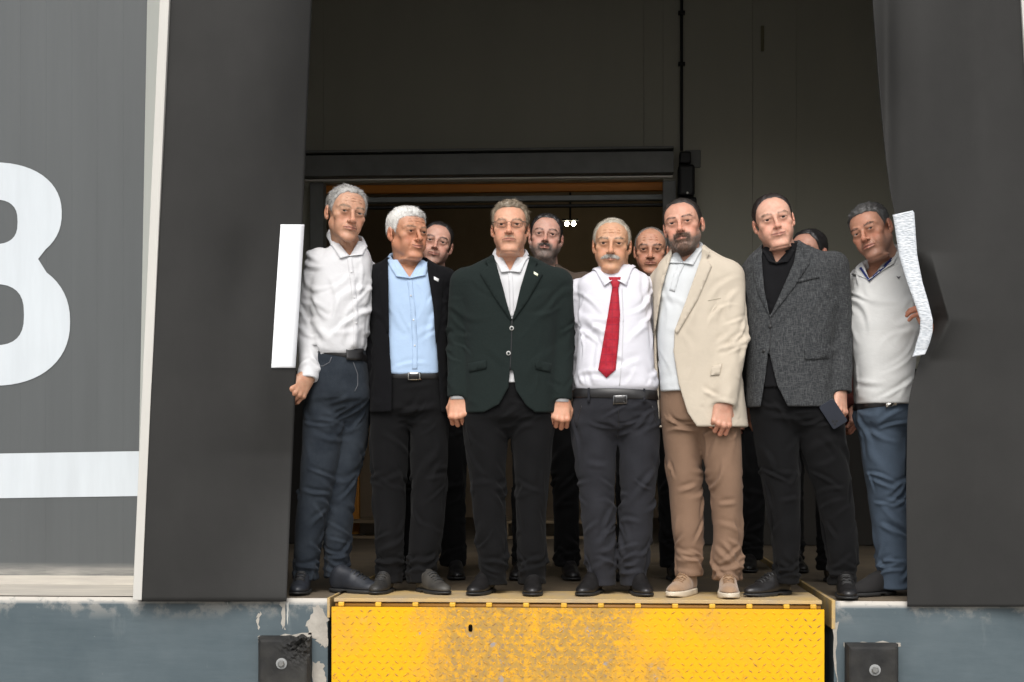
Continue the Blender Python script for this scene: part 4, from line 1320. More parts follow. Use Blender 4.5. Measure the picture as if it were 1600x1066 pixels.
    if p["beard"]:
        bb = p["beard"]
        m_ = np.clip((-0.052 - z) / 0.010, 0, 1) * np.clip((0.028 - y) / 0.02, 0, 1) * np.clip((z + 0.136) / 0.012, 0, 1)
        side_l = np.clip((-0.010 - z) / 0.02, 0, 1) * bump1(y, 0.000, 0.014) * (ax > 0.05)
        jawl = np.clip((-(0.062 - 0.35 * np.clip(y + 0.07, 0, 1)) * 1.0 - z) / 0.012, 0, 1) * np.clip((0.022 - y) / 0.02, 0, 1) * np.clip((z + 0.138) / 0.012, 0, 1)
        lips_ = np.clip(1 - ((ax / 0.022) ** 4 + ((z + 0.067) / 0.0105) ** 4), 0, 1)
        gt = front * (ax < 0.036) * np.clip((-0.044 - z) / 0.008, 0, 1)
        m_ = np.clip(jawl + side_l * 0.6 + gt * bb.get("goatee", 1.0), 0, 1) * (1 - (lips_ > 0.05)) * np.clip((z + 0.140) / 0.01, 0, 1) * np.clip((0.03 - y) / 0.02, 0, 1)
        wch = bump1(ax, 0, 0.034)
        w_ = m_ * (0.55 + 0.45 * wch); w_ = np.clip(w_, 0, None)
        pk = r2.choice(len(V), bb["n"], p=w_ / w_.sum())
        cA, cB = np.array(bb["col"]), np.array(bb.get("col2", bb["col"]))
        tt = np.clip(0.5 + (np.abs(V[pk, 0]) - 0.03) / 0.03 + r2.normal(0, 0.2, len(pk)), 0, 1)[:, None]
        fl = np.stack([V[pk, 0] * 6, 0 * pk - 0.2, -np.ones(len(pk))], 1)
        Ls = bb.get("len", 0.010) * (0.45 + 0.75 * bump1(np.abs(V[pk, 0]), 0, 0.034))
        pieces.append(strands(V[pk] + r2.normal(0, 0.001, (len(pk), 3)), N[pk], fl, Ls, 0.0009, cA * (1 - tt) + cB * tt, 8, 0.3, 0.6))
        C = col_lerp(C, 0.72 * m_, (cA * 0.6 + cB * 0.4) * 0.8)
        head = (W(V), Q, C)
    if p["mustache"]:
        m_ = front * np.clip(1 - ((ax / p["mustache"].get("w", 0.030)) ** 4 + ((z + 0.0535 + 0.22 * ax * ax / 0.03) / 0.0062) ** 4), 0, 1) * (y < -0.070)
        C = col_lerp(C, 0.7 * m_, p["mustache"]["col"]); head = (W(V), Q, C)
    off = 0; PV, PQ, PC = [], [], []
    for a, b_, c in pieces:
        PV.append(W(a)); PQ.append(b_ + off); PC.append(c); off += len(a)
    mesh_np("hair", np.concatenate(PV), np.concatenate(PQ), m_hair, root, True, base, np.concatenate(PC))
    # eyeballs
    for sd in (-1, 1):
        c = np.array([sd * 0.0330, -0.0735, 0.0]); r0 = 0.0128
        nu, nv = 18, 24
        EV, EC = [], []
        gaze = p.get("gaze", (0, 0))
        gd = np.array([math.sin(R(gaze[0])), -math.cos(R(gaze[0])), math.sin(R(gaze[1]))]); gd /= np.linalg.norm(gd)
        e1 = np.cross(gd, [0, 0, 1]); e1 /= np.linalg.norm(e1); e2 = np.cross(e1, gd)
        for i in range(nu + 1):
            th = math.pi * i / nu
            for k in range(nv):
                a = 2 * math.pi * k / nv
                EV.append(c + r0 * (gd * math.cos(th) + (e1 * math.cos(a) + e2 * math.sin(a)) * math.sin(th)))
                deg = math.degrees(th)
                EC.append((0.004, 0.004, 0.004) if deg < 11 else (p["iris"] if deg < 31 else (0.34, 0.29, 0.26)))
        EQ = np.array([[i * nv + k, i * nv + (k + 1) % nv, (i + 1) * nv + (k + 1) % nv, (i + 1) * nv + k] for i in range(nu) for k in range(nv)])
        mesh_np("eye", W(np.array(EV)), EQ, m_eye, root, True, base, np.array(EC))
    return head, W

# ------------------------------------------------------------------ hands
def hand_field(g, curl, spread=0.0, thumb=0.5, grip=None):
    """fingers along +z, thumb towards +x, palm faces +y"""
    d = None
    mcp = [(0.030, 0.0, 0.088), (0.0095, -0.003, 0.093), (-0.0115, -0.002, 0.089), (-0.031, 0.002, 0.080)]
    rad = [0.0095, 0.0098, 0.0093, 0.0082]
    lens = [(0.043, 0.025, 0.020), (0.047, 0.029, 0.021), (0.043, 0.027, 0.020), (0.034, 0.020, 0.018)]
    for i in range(4):
        c = capsule(g, (mcp[i][0] * 0.55, 0.002, 0.008), mcp[i], 0.0165, 0.0115, (1, 0.92, 1))
        d = c if d is None else smin(d, c, 0.012)
    d = smin(d, ellipsoid(g, (0.022, 0.010, 0.034), (0.018, 0.014, 0.028)), 0.012)
    d = smin(d, ellipsoid(g, (-0.022, 0.008, 0.034), (0.014, 0.012, 0.032)), 0.012)
    d = smin(d, capsule(g, (0, 0, -0.030), (0, 0, 0.012), 0.0285, 0.0265, (1.0, 0.74, 1)), 0.02)
    fing = None
    for i in range(4):
        cu = curl[i] if isinstance(curl, (list, tuple)) else curl
        p0 = np.array(mcp[i]); a = 0.0
        ang = [R(cu * 78), R(cu * 95), R(cu * 60)]
        sx = (1.5 - i) * spread
        ch = None
        pts = [p0]
        for j in range(3):
            a += ang[j]
            p0 = p0 + np.array([math.sin(sx) * lens[i][j], math.sin(a) * lens[i][j], math.cos(a) * lens[i][j]])
            pts.append(p0)
        rr = [rad[i] * 1.08, rad[i] * 0.98, rad[i] * 0.92, rad[i] * 0.80]
        ch = chain(g, pts, rr)
        ch = smin(ch, ellipsoid(g, pts[1], (rad[i] * 1.06,) * 3), 0.002)
        ch = smin(ch, ellipsoid(g, pts[0] - np.array([0, 0.003, 0]), (rad[i] * 1.1,) * 3), 0.004)
        fing = ch if fing is None else smin(fing, ch, 0.0016)
    d = smin(d, fing, 0.006)
    tb = [(0.020, 0.006, 0.018), (0.042, 0.012 + 0.008 * thumb, 0.048), (0.046 - 0.010 * thumb, 0.020 + 0.016 * thumb, 0.078), (0.044 - 0.026 * thumb, 0.024 + 0.026 * thumb, 0.100)]
    d = smin(d, chain(g, tb, [0.0155, 0.0128, 0.0108, 0.0085]), 0.007)
    return d

def build_hand(wrist, direction, palm_n, thumb_sign, s, curl, skin, thumb=0.5, spread=0.02, voxel=0.0023):
    D = np.array(direction, float); D /= np.linalg.norm(D)
    Nn = np.array(palm_n, float); Nn -= D * (Nn @ D); Nn /= np.linalg.norm(Nn)
    T = np.cross(Nn, D) * thumb_sign
    g = Grid((-0.058, -0.045, -0.085), (0.068, 0.095, 0.205), voxel)
    d = hand_field(g, curl, spread, thumb).astype(f32)
    V, Q = surface_nets(g, d, 1)
    C = np.tile(np.array(skin, dtype=f32) * np.array([1.06, 1.12, 1.18], dtype=f32), (len(V), 1))
    red = np.array(skin) * np.array([1.06, 0.80, 0.76])
    C = col_lerp(C, 0.55 * np.clip((V[:, 2] - 0.07) / 0.06, 0, 1), red)
    C = col_lerp(C, 0.3 * np.clip(wave_noise(V, 110, 3), 0, 1), red)
    W = np.array(wrist) + (V[:, :1] * T + V[:, 1:2] * Nn + V[:, 2:] * D) * s
    det = np.linalg.det(np.stack([T, Nn, D], 1))
    if det < 0: Q = Q[:, ::-1]
    return W, Q, C

# ------------------------------------------------------------------ shoes
def build_shoe(root, base, heel, yaw, mat_, mat_sole, L_=0.29, sneaker=False, tall=0.0, lace=None):
    g = Grid((-0.075, -0.20, -0.01), (0.075, 0.135, 0.15), 0.005)
    X, Y, Z = g.X, g.Y, g.Z
    up = ellipsoid(g, (0, -0.100, 0.026), (0.043, 0.084, 0.031 if not sneaker else 0.037))
    up = smin(up, ellipsoid(g, (0, -0.035, 0.040), (0.040, 0.080, 0.042)), 0.02)
    up = smin(up, ellipsoid(g, (0, 0.055, 0.050), (0.037, 0.048, 0.052)), 0.02)
    up = smin(up, capsule(g, (0, -0.02, 0.070), (0, 0.045, 0.088), 0.030, 0.034), 0.025)
    up = smax(up, f32(0.016) - Z, 0.003)
    sole = np.minimum(ellipsoid(g, (0, -0.085, 0.012), (0.0475, 0.103, 0.4)), ellipsoid(g, (0, 0.045, 0.012), (0.040, 0.060, 0.4)))
    sole = smin(sole, ellipsoid(g, (0, -0.02, 0.012), (0.042, 0.10, 0.4)), 0.02)
    hs_ = 0.028 if sneaker else 0.017
    toe = np.clip((-0.12 - Y) / 0.06, 0, 1) * 0.008
    sole = np.maximum(sole, np.maximum(Z - f32(hs_), toe - Z))
    if not sneaker:
        sole = np.maximum(sole, -ellipsoid(g, (0, -0.005, 0.0), (0.08, 0.022, 0.010)))
    up = np.maximum(up, -(sole))
    k = L_ / 0.30
    c, s_ = math.cos(R(yaw)), math.sin(R(yaw))
    def place(V):
        V = np.asarray(V) * np.array([k, k, k * (1 + tall)]) - np.array([0, 0.105 * k, 0]) + np.array([0, 0.0, 0])
        x, y = V[:, 0], V[:, 1]
        return np.stack([heel[0] + x * c - y * s_, heel[1] + x * s_ + y * c, heel[2] + V[:, 2]], 1)
    V, Q = surface_nets(g, up.astype(f32), 1)
    sh = mesh_np("shoe", place(V), Q, mat_, root, True, base)
    V, Q = surface_nets(g, sole.astype(f32), 0)
    mesh_np("sole", place(V), Q, mat_sole, sh, True, base)
    # laces
    if lace is not None:
        for i in range(5):
            t = i / 4
            yy = -0.098 + 0.070 * t
            def top(xv, yv):
                i0 = int(round((xv - float(g.lo[0])) / float(g.h))); j0 = int(round((yv - float(g.lo[1])) / float(g.h)))
                k0 = np.nonzero(up[i0, j0, :] < 0)[0]
                return float(g.lo[2]) + float(g.h) * (k0.max() + 0.6) if len(k0) else 0.05
            pts = [(xv, yy + 0.10 * abs(xv), top(xv, yy + 0.10 * abs(xv)) + 0.0015) for xv in (-0.023, -0.012, 0.0, 0.012, 0.023)]
            mb = MB(); mb.tube(place(np.array(pts)), 0.0036, 6)
            mb.build("lace", lace, sh, origin=base, smooth=True)
    return sh

# ------------------------------------------------------------------ person assembly
def rows_px(rows, Y):
    out = []
    for r_ in rows:
        py, xl, xr_, b_ = r_[:4]
        dy = r_[4] if len(r_) > 4 else 0.0
        a_, c_ = at(xl, py, Y + dy), at(xr_, py, Y + dy)
        out.append((a_[2], (a_[0] + c_[0]) / 2, Y + dy, (c_[0] - a_[0]) / 2, b_))
    return out

def pts_px(ch, Y):
    """(px, py, dy, r) -> points, radii"""
    return [at(c[0], c[1], Y + c[2]) for c in ch], [c[3] for c in ch]

def bounds(rows, chains, m=0.03):
    lo = np.array([1e9] * 3); hi = -lo
    for z, cx, cy, a, b_ in rows:
        lo = np.minimum(lo, (cx - a, cy - b_, z)); hi = np.maximum(hi, (cx + a, cy + b_, z))
    for P, Rr in chains:
        for p, r_ in zip(P, Rr):
            lo = np.minimum(lo, p - r_); hi = np.maximum(hi, p + r_)
    return lo - m, hi + m

def chain_param(V, P):
    best = np.full(len(V), 1e9); par = np.zeros(len(V)); acc = 0.0
    for i in range(len(P) - 1):
        a, d = P[i], P[i + 1] - P[i]
        L_ = np.linalg.norm(d)
        h = np.clip(((V - a) @ d) / (L_ * L_), 0, 1)
        dd = np.linalg.norm(V - a - h[:, None] * d, axis=1)
        m = dd < best
        best = np.where(m, dd, best); par = np.where(m, acc + h * L_, par)
        acc += L_
    return best, par

def trouser_wrinkle(V, N, cx, seed, amt=1.0, jeans=False):
    z = V[:, 2]; sx = np.sign(V[:, 0] - cx)
    d = np.zeros(len(V))
    d += 0.003 * wave_noise(V * np.array([1, 1, 0.6]), 22, seed) + 0.002 * wave_noise(V, 45, seed + 2)
    fr = 0.4 + 0.6 * (N[:, 1] < 0.3)
    side = lambda c: 1.0 if c[0] > cx else -1.0
    d += creases(V, N, fr * np.exp(-((z - 0.12) / 0.06) ** 2), lambda c: (1, 0, 0.25 * side(c)), 34, 0.075, 0.0090, 0.0080, seed, 0.25)
    d += creases(V, N, fr * np.exp(-((z - 0.26) / 0.08) ** 2), lambda c: (0.8, 0, -0.7 * side(c)), 16, 0.085, 0.010, 0.0070, seed + 1, 0.35)
    d += creases(V, N, fr * np.exp(-((z - 0.47) / 0.09) ** 2), lambda c: (1, 0, 0.35 * side(c)), 18, 0.080, 0.010, 0.0080, seed + 2, 0.35)
    d += creases(V, N, fr * np.exp(-((z - 0.80) / 0.07) ** 2) * np.exp(-((V[:, 0] - cx) / 0.12) ** 2), lambda c: (1, 0, 0.45 * side(c)), 16, 0.085, 0.0095, 0.0075, seed + 3, 0.25)
    d += creases(V, N, fr * np.exp(-((z - 0.66) / 0.10) ** 2), lambda c: (0.5, 0, 1.0 * side(c)), 10, 0.13, 0.014, 0.006, seed + 4, 0.4)
    return V + N * (amt * d)[:, None]

def torso_wrinkle(V, N, seed, amt, sleeves, cx, zbelt=None, sl_amt=1.0, openings=(), zhem=None):
    att = np.ones(len(V))
    d = np.zeros(len(V)); z = V[:, 2]; zt_ = z.max()
    sl = np.zeros(len(V))
    for i, (P, Rr) in enumerate(sleeves):
        dist, par = chain_param(V, P)
        m = np.clip((max(Rr) * 1.08 - dist) / 0.03 + 0.6, 0, 1) * (par > 0.03)
        tot = sum(np.linalg.norm(P[j + 1] - P[j]) for j in range(len(P) - 1))
        el = np.linalg.norm(P[1] - P[0]) if len(P) > 2 else tot * 0.5
        sg = -1.0 if P[0][0] < cx else 1.0
        d += creases(V, N, m * np.exp(-((par - el) / 0.07) ** 2), lambda c: (1, 0, 0.55 * sg), 16, 0.07, 0.0095, 0.0085 * sl_amt, seed + 31 * i + 1, 0.35)
        d += creases(V, N, m * np.exp(-((par - tot + 0.05) / 0.06) ** 2), lambda c: (1, 0, -0.3 * sg), 9, 0.055, 0.009, 0.006 * sl_amt, seed + 31 * i + 2, 0.3)
        d += creases(V, N, m, lambda c: (0.4 * sg, 0, 1), 10, 0.10, 0.011, 0.0055 * sl_amt, seed + 31 * i + 3, 0.5)
        d += m * 0.0025 * sl_amt * wave_noise(V, 40, seed + i)
        sl = np.maximum(sl, m)
        att *= np.where(m > 0.3, np.clip((tot - par - 0.004) / 0.035, 0, 1), 1.0)
    side = lambda c: 1.0 if c[0] > cx else -1.0
    fr = (1 - sl) * (0.3 + 0.7 * (N[:, 1] < 0.2))
    d += (1 - sl) * amt * (0.0040 * wave_noise(V, 20, seed + 9) + 0.0020 * wave_noise(V, 42, seed + 10))
    ax_ = np.abs(V[:, 0] - cx)
    # drags from the armhole, loose diagonals, bunching above the belt
    d += creases(V, N, fr * np.exp(-((ax_ - 0.14) / 0.05) ** 2) * np.exp(-((z - zt_ + 0.24) / 0.09) ** 2), lambda c: (1.0 * side(c), 0, 0.7), 16, 0.11, 0.011, 0.0090 * amt, seed + 23, 0.3)
    d += creases(V, N, fr * (z < zt_ - 0.18), lambda c: (0.7 * side(c), 0, 0.8), 22, 0.13, 0.013, 0.0065 * amt, seed + 24, 0.5)
    if zbelt is not None:
        d += creases(V, N, fr * np.exp(-((z - zbelt - 0.04) / 0.05) ** 2), lambda c: (0.35 * side(c), 0, 1), 22, 0.070, 0.010, 0.0085 * amt, seed + 25, 0.4)
    if zhem is not None:
        att *= np.where(sl < 0.5, np.clip((z - zhem - 0.004) / 0.03, 0, 1), 1.0)
    if len(openings):
        u, v, _dep = to_px(V[:, 0], V[:, 1], V[:, 2])
        for pl in openings:
            dd = np.abs(_poly_dist(u.astype(f32), v.astype(f32), pl))
            att *= np.where(N[:, 1] < 0.6, np.clip((dd - 3) / 14.0, 0, 1), 1.0)
    return V + N * (np.clip(d, -0.013, 0.013) * att)[:, None]

def lag3(a, b_, c, t):
    return a * (2 * (t - 0.5) * (t - 1)) + b_ * (-4 * t * (t - 1)) + c * (2 * t * (t - 0.5))

def collar(root, base, c, Y, ncx, ncz, rn, bvh, mat_, name="collar"):
    """c: sideA, sideB, vee, tipA, tipB in photo pixels; one leaf each side"""
    def hit(px, off):
        h = bvh.ray_cast(Vector(CAM), Vector(ray(*px)), 20)
        p = np.array(h[0]) if h[0] is not None and abs(h[0][1] - Y) < 0.3 else at(px[0], px[1], Y - 0.1)
        return p - ray(*px) * off
    veeA = c.get("veeA", c["vee"]); veeB = c.get("veeB", c["vee"])
    for side, sp, tip, vee, sg in (("A", c["sideA"], c["tipA"], veeA, -1), ("B", c["sideB"], c["tipB"], veeB, 1)):
        S = at(sp[0], sp[1], Y + c.get("sdy", 0.015))
        Bk = np.array([ncx, Y + rn + 0.012, S[2] * 0.5 + max(S[2], ncz) * 0.5 + 0.008])
        Vp = hit(vee, 0.008); Tp = hit(tip, 0.012)
        Bk2 = Bk + np.array([0, 0.010, -0.040])
        S2 = S + np.array([sg * 0.011, 0.0, -0.034])
        nu, V, Fc = 31, [], []
        for i in range(nu):
            t = i / (nu - 1)
            fo = lag3(Bk, S, Vp, t); ou = lag3(Bk2, S2, Tp, t)
            if t > 0.5:
                q_ = (t - 0.5) * 2
                fo = 0.5 * fo + 0.5 * (S + (Vp - S) * q_); ou = 0.15 * ou + 0.85 * (S2 + (Tp - S2) * q_)
            mid = (fo + ou) / 2
            outv = mid - np.array([ncx, Y, mid[2]]); outv /= max(np.linalg.norm(outv), 1e-5)
            inn = fo + np.array([0, 0, -0.030 * (1 - 0.6 * t)]) - outv * 0.004
            rws = [inn, fo - outv * 0.002, fo + outv * 0.003 - np.array([0, 0, 0.001]), fo * 0.65 + ou * 0.35 + outv * 0.007, fo * 0.3 + ou * 0.7 + outv * 0.006, ou]
            for k, p in enumerate(rws):
                if k >= 3:
                    nr = bvh.find_nearest(Vector(p))
                    if nr[0] is not None:
                        dd = (Vector(p) - nr[0]).dot(nr[1])
                        if dd < 0.006 and nr[3] < 0.05: p = np.array(nr[0] + nr[1] * 0.006)
                V.append(p)
        for i in range(nu - 1):
            for k in range(5):
                k0 = i * 6 + k
                Fc.append([k0, k0 + 6, k0 + 7, k0 + 1] if sg < 0 else [k0, k0 + 1, k0 + 7, k0 + 6])
        o = mesh_np(name, np.array(V), Fc, mat_, root, True, base)
        sdm = o.modifiers.new("thickness", 'SOLIDIFY'); sdm.thickness = 0.0025; sdm.offset = 0

def belt(root, base, pa, pb, Y, bvh, mat_, h=0.034, off=0.004):
    A, B = at(pa[0], pa[1], Y), at(pb[0], pb[1], Y)
    c = (A + B) / 2
    V, Fc = [], []
    n_ = 80
    for k in range(n_):
        t = 2 * math.pi * k / n_
        z = c[2] + (B[2] - A[2]) / (B[0] - A[0]) * 0.16 * math.cos(t)
        dv = Vector((math.cos(t), math.sin(t), 0))
        for zz_ in (-h / 2, -h / 2 + 0.003, h / 2 - 0.003, h / 2):
            o_ = Vector((c[0], Y, z + zz_)) + dv * 0.5
            hh = bvh.ray_cast(o_, -dv, 0.5)
            r_ = 0.5 - hh[3] if hh[0] is not None else 0.15
            e = off if abs(zz_) < h / 2 - 0.001 else off - 0.003
            V.append((o_ - dv * (0.5 - r_ - e))[:])
    for k in range(n_):
        for q in range(3):
            a_, b_ = k * 4 + q, ((k + 1) % n_) * 4 + q
            Fc.append([a_, b_, b_ + 1, a_ + 1])
    return mesh_np("belt", np.array(V), Fc, mat_, root, True, base)

def carve(g, d, polys, ylim):
    for pl in polys:
        pr = np.maximum(poly_px(g, pl), g.Y - f32(ylim))
        d = smax(d, -pr, 0.003)
    return d

m_blackshoe = mat("black_leather", (0.016, 0.015, 0.015), 0.32, var=0.3, var_scale=12, bump=0.15, bump_scale=60)
m_dustyshoe = mat("dusty_leather", (0.018, 0.017, 0.016), 0.55, color2=(0.06, 0.055, 0.047), var_scale=10, bump=0.3, bump_scale=60)
m_blacksole = mat("black_sole", (0.02, 0.02, 0.02), 0.6, var=0.3)
m_belt = mat("belt_leather", (0.014, 0.013, 0.013), 0.4, bump=0.1)
m_buckle = mat("buckle_metal", (0.62, 0.60, 0.56), 0.25, metal=1.0)
m_button = mat("button_dark", (0.02, 0.02, 0.02), 0.35)
m_wshirt_btn = mat("button_white", (0.6, 0.6, 0.6), 0.3)

def person(cfg):
    Y = cfg["Y"]
    conv = (lambda r_: rows_px(r_, Y)) if not cfg.get("metres") else (lambda r_: r_)
    feet = cfg["feet"]
    bx = np.mean([f[0][0] for f in feet]); by = np.mean([f[0][1] for f in feet])
    base = np.array([bx, by, 0.002])
    root = empty("person", base)
    tag(root, cfg["label"], "person", cfg.get("group", "men standing in the loading bay"))
    seed = cfg.get("seed", 1)
    torso = conv(cfg["torso"])
    sleeves = [pts_px(c, Y) if not cfg.get("metres") else ([np.array(q[:3]) for q in c], [q[3] for q in c]) for c in cfg["sleeves"]]
    cx = float(np.mean([r_[1] for r_ in torso]))
    vox = cfg.get("voxel", 0.0055)
    # ---- torso garments
    lo, hi = bounds(torso, sleeves)
    g = Grid(lo, hi, vox)
    body_d = loft(g, torso, cfg.get("pw", 2.65))
    slv = None
    for P, Rr in sleeves:
        c = chain(g, P, Rr)
        # flat cuff: cut the round end
        e = P[-1] - P[-2]; e = e / np.linalg.norm(e)
        pl = (g.X - f32(P[-1][0])) * f32(e[0]) + (g.Y - f32(P[-1][1])) * f32(e[1]) + (g.Z - f32(P[-1][2])) * f32(e[2])
        c = smax(c, pl, 0.004)
        hollow = smax(capsule(g, P[-1] - e * 0.03, P[-1] + e * 0.05, Rr[-1] - 0.0125), -(pl + f32(0.035)), 0.004)
        c = np.maximum(c, -hollow)
        slv = c if slv is None else np.minimum(slv, c)
    garments = {}
    outer_mat = cfg["outer_mat"]
    tn = normalise(g, body_d.astype(f32))
    full = smin(tn, slv, cfg.get("blend", 0.030)) if slv is not None else tn
    zbelt = None
    if cfg["kind"] == "jacket":
        jd = np.maximum(full, -(tn + f32(0.012)))
        jd = carve(g, jd, cfg["openings"], Y + cfg.get("open_dy", 0.0))
        V, Q = surface_nets(g, jd.astype(f32), 2)
        N = normals(V, Q)
        V = torso_wrinkle(V, N, seed, cfg.get("wr", 0.45), sleeves, cx, None, cfg.get("slwr", 0.8), cfg["openings"], min(r_[0] for r_ in torso)).astype(f32)
        jo = mesh_np("jacket", V, Q, outer_mat, root, True, base)
        garments["jacket"] = (V, Q)
        sd_ = tn + f32(0.017)
        if "shirt_bottom" in cfg:
            sd_ = np.maximum(sd_, f32(at(0 + 800, cfg["shirt_bottom"], Y)[2]) - g.Z)
        sd_ = carve(g, sd_, cfg.get("shirt_open", []), Y + 0.02)
        V, Q = surface_nets(g, sd_.astype(f32), 1)
        N = normals(V, Q)
        V = torso_wrinkle(V, N, seed + 3, cfg.get("swr", 0.5), [], cx, None, 1.0, cfg.get("shirt_open", ())).astype(f32)
        mesh_np("shirt", V, Q, cfg["shirt_mat"], root, True, base)
        garments["shirt"] = (V, Q)
    else:
        sd_ = carve(g, full, cfg.get("shirt_open", []), Y + 0.02)
        V, Q = surface_nets(g, sd_.astype(f32), 1)
        N = normals(V, Q)
        V = torso_wrinkle(V, N, seed + 3, cfg.get("wr", 1.0), sleeves, cx, min(r_[0] for r_ in torso) if cfg.get("tucked") else None, cfg.get("slwr", 1.2), cfg.get("shirt_open", ()), at(800, cfg["tuck_py"], Y)[2] if "tuck_py" in cfg else min(r_[0] for r_ in torso)).astype(f32)
        mesh_np("shirt", V, Q, outer_mat, root, True, base)
        garments["shirt"] = (V, Q)
    # ---- trousers
    pel = conv(cfg["pelvis"]); legs = [conv(q) for q in cfg["legs"]]
    pc = float(np.mean([r_[1] for r_ in pel]))
    lsl = cfg.get("leg_slim", 0.945)
    for li, L_ in enumerate(legs):
        zt0 = max(L_)[0]
        legs[li] = [(r_[0], r_[1], r_[2], r_[3] * (1 - (1 - lsl) * min(1, (zt0 - r_[0]) / 0.12)), r_[4] * 0.95) for r_ in L_]
    for L_ in legs:
        t_ = max(L_)
        L_ += [(t_[0] + 0.06, t_[1] * 0.75 + pc * 0.25, t_[2], t_[3] * 0.80, t_[4] * 0.85), (t_[0] + 0.11, t_[1] * 0.5 + pc * 0.5, t_[2], t_[3] * 0.5, t_[4] * 0.5)]
        b_ = min(L_)
        L_ += [(b_[0] - cfg.get("hem_drop", 0.022), b_[1], b_[2], b_[3] * 1.06, b_[4] * 1.08)]
    lo, hi = bounds(pel + [r_ for L_ in legs for r_ in L_], [])
    g = Grid(lo, hi, vox)
    zl = min(pel)
    d = loft(g, pel + [(zl[0] - 0.05, zl[1], zl[2], zl[3] * 0.80, zl[4] * 0.62), (zl[0] - 0.09, zl[1], zl[2], zl[3] * 0.5, zl[4] * 0.30)], 2.3)
    ld = None
    for L_ in legs:
        c = loft(g, L_, cfg.get("leg_pw", 1.95))
        ld = c if ld is None else smin(ld, c, 0.006)
    d = smin(d, ld, 0.022)
    V, Q = surface_nets(g, d.astype(f32), 2)
    N = normals(V, Q)
    V = trouser_wrinkle(V, N, float(np.mean([r_[1] for r_ in pel])), seed, cfg.get("twr", 1.0)).astype(f32)
    mesh_np("trousers", V, Q, cfg["trouser_mat"], root, True, base)
    garments["trousers"] = (V, Q)
    # ---- head
    h = cfg["head"]
    org = at(h["px"][0], h["px"][1], Y + h.get("dy", -0.02))
    Rm = rot(h.get("yaw", 0), h.get("pitch", 0), h.get("roll", 0))
    nk = cfg["neck"]
    neck_w = at(nk[0], nk[1], Y + 0.02)
    (HV, HQ, HC), W = build_head(root, base, org, h["s"], Rm, dict(h["prm"], seed=seed), neck_w, nk[2] if len(nk) > 2 else 1.0, cfg.get("head_voxel", 0.0026))
    # ---- hands + inner body, one skin mesh
    skin = h["prm"].get("skin", HEAD_DEF["skin"])
    pieces = [(HV, HQ, HC)]
    for hd in cfg.get("hands", []):
        w_ = at(*hd["wrist"][:2], Y + hd["wrist"][2])
        pieces.append(build_hand(w_, hd["dir"], hd["palm"], hd["thumb"], hd.get("s", 1.0), hd["curl"], hd.get("skin", skin), hd.get("tb", 0.5), hd.get("spread", 0.02)))
    lo, hi = bounds(torso + pel + [r_ for L_ in legs for r_ in L_], sleeves)
    g = Grid(lo, hi, 0.016)
    shr = [(r_[0] - 0.02, r_[1], r_[2], max(r_[3] * 0.72, 0.035), max(r_[4] * 0.72, 0.035)) for r_ in torso if r_[0] > max(pel)[0] - 0.02]
    d = loft(g, shr, 2.2)
    d = smin(d, loft(g, [(r_[0], r_[1], r_[2], r_[3] * 0.5, r_[4] * 0.5) for r_ in pel], 2.2), 0.03)
    for L_ in legs:
        d = smin(d, loft(g, [(r_[0], r_[1], r_[2], r_[3] * 0.5, r_[4] * 0.5) for r_ in sorted(L_)[:-2]], 2.1), 0.02)
    for P, Rr in sleeves:
        d = smin(d, chain(g, P, [r_ * 0.55 for r_ in Rr]), 0.02)
    d = smin(d, capsule(g, neck_w, at(nk[0], nk[1] + 40, Y + 0.02), 0.05, 0.05), 0.03)
    V, Q = surface_nets(g, d.astype(f32), 1)
    pieces.append((V, Q, np.tile(np.array(skin, dtype=f32), (len(V), 1))))
    off = 0; PV, PQ, PC = [], [], []
    for a, b_, c in pieces:
        PV.append(a); PQ.append(b_ + off); PC.append(c); off += len(a)
    mesh_np("body", np.concatenate(PV), np.concatenate(PQ), m_skin, root, True, base, np.concatenate(PC))
    # ---- shoes
    for (pos, yaw, sm, so, kw) in feet:
        build_shoe(root, base, (pos[0], pos[1], 0.002), yaw, sm, so, **kw)
    bv = {}
    def bvh(k):
        if k not in bv: bv[k] = bvh_of(*garments[k])
        return bv[k]
    if "collar" in cfg:
        ck = cfg["collar"]
        collar(root, base, ck, Y, neck_w[0], at(*ck["sideA"], Y)[2], ck.get("rn", 0.062), bvh("shirt"), ck["mat"])
    for dt in cfg.get("details", []):
        patch(dt[0], dt[1], bvh(dt[2]), dt[3], root, base, **(dt[4] if len(dt) > 4 else {}))
    if "belt" in cfg:
        belt(root, base, *cfg["belt"], Y, bvh("trousers"), m_belt, **cfg.get("belt_kw", {}))
    return root, base, W, garments

# ------------------------------------------------------------------ fabrics
m_wshirt = cloth("white_shirt", (0.60, 0.60, 0.61), 0.05, bump=0.12)
m_wshirt2 = cloth("white_shirt_lilac", (0.62, 0.615, 0.66), 0.04, bump=0.12)
m_bshirt = cloth("pale_blue_shirt", (0.37, 0.49, 0.66), 0.05, bump=0.12)
m_jeans = cloth("dark_denim", (0.0150, 0.0195, 0.0265), color2=(0.030, 0.037, 0.046), var_scale=9, bump=0.4, bump_scale=400)
m_blacksuit = cloth("black_suit", (0.0055, 0.0055, 0.0065), 0.2, sheen=0.02)
m_blacktr = cloth("black_trousers", (0.0065, 0.0065, 0.0070), 0.25, sheen=0.03)
m_green = cloth("dark_green_blazer", (0.0105, 0.0155, 0.0145), color2=(0.014, 0.020, 0.0185), var_scale=160, bump=0.12, sheen=0.03)
m_charcoal = cloth("charcoal_trousers", (0.024, 0.0245, 0.029), 0.2, sheen=0.04)
m_cream = cloth("cream_blazer", (0.51, 0.447, 0.36), 0.06, bump=0.08, stretch=(1, 1, 1))
m_polo_w = cloth("white_polo", (0.58, 0.60, 0.61), 0.04, bump=0.1)
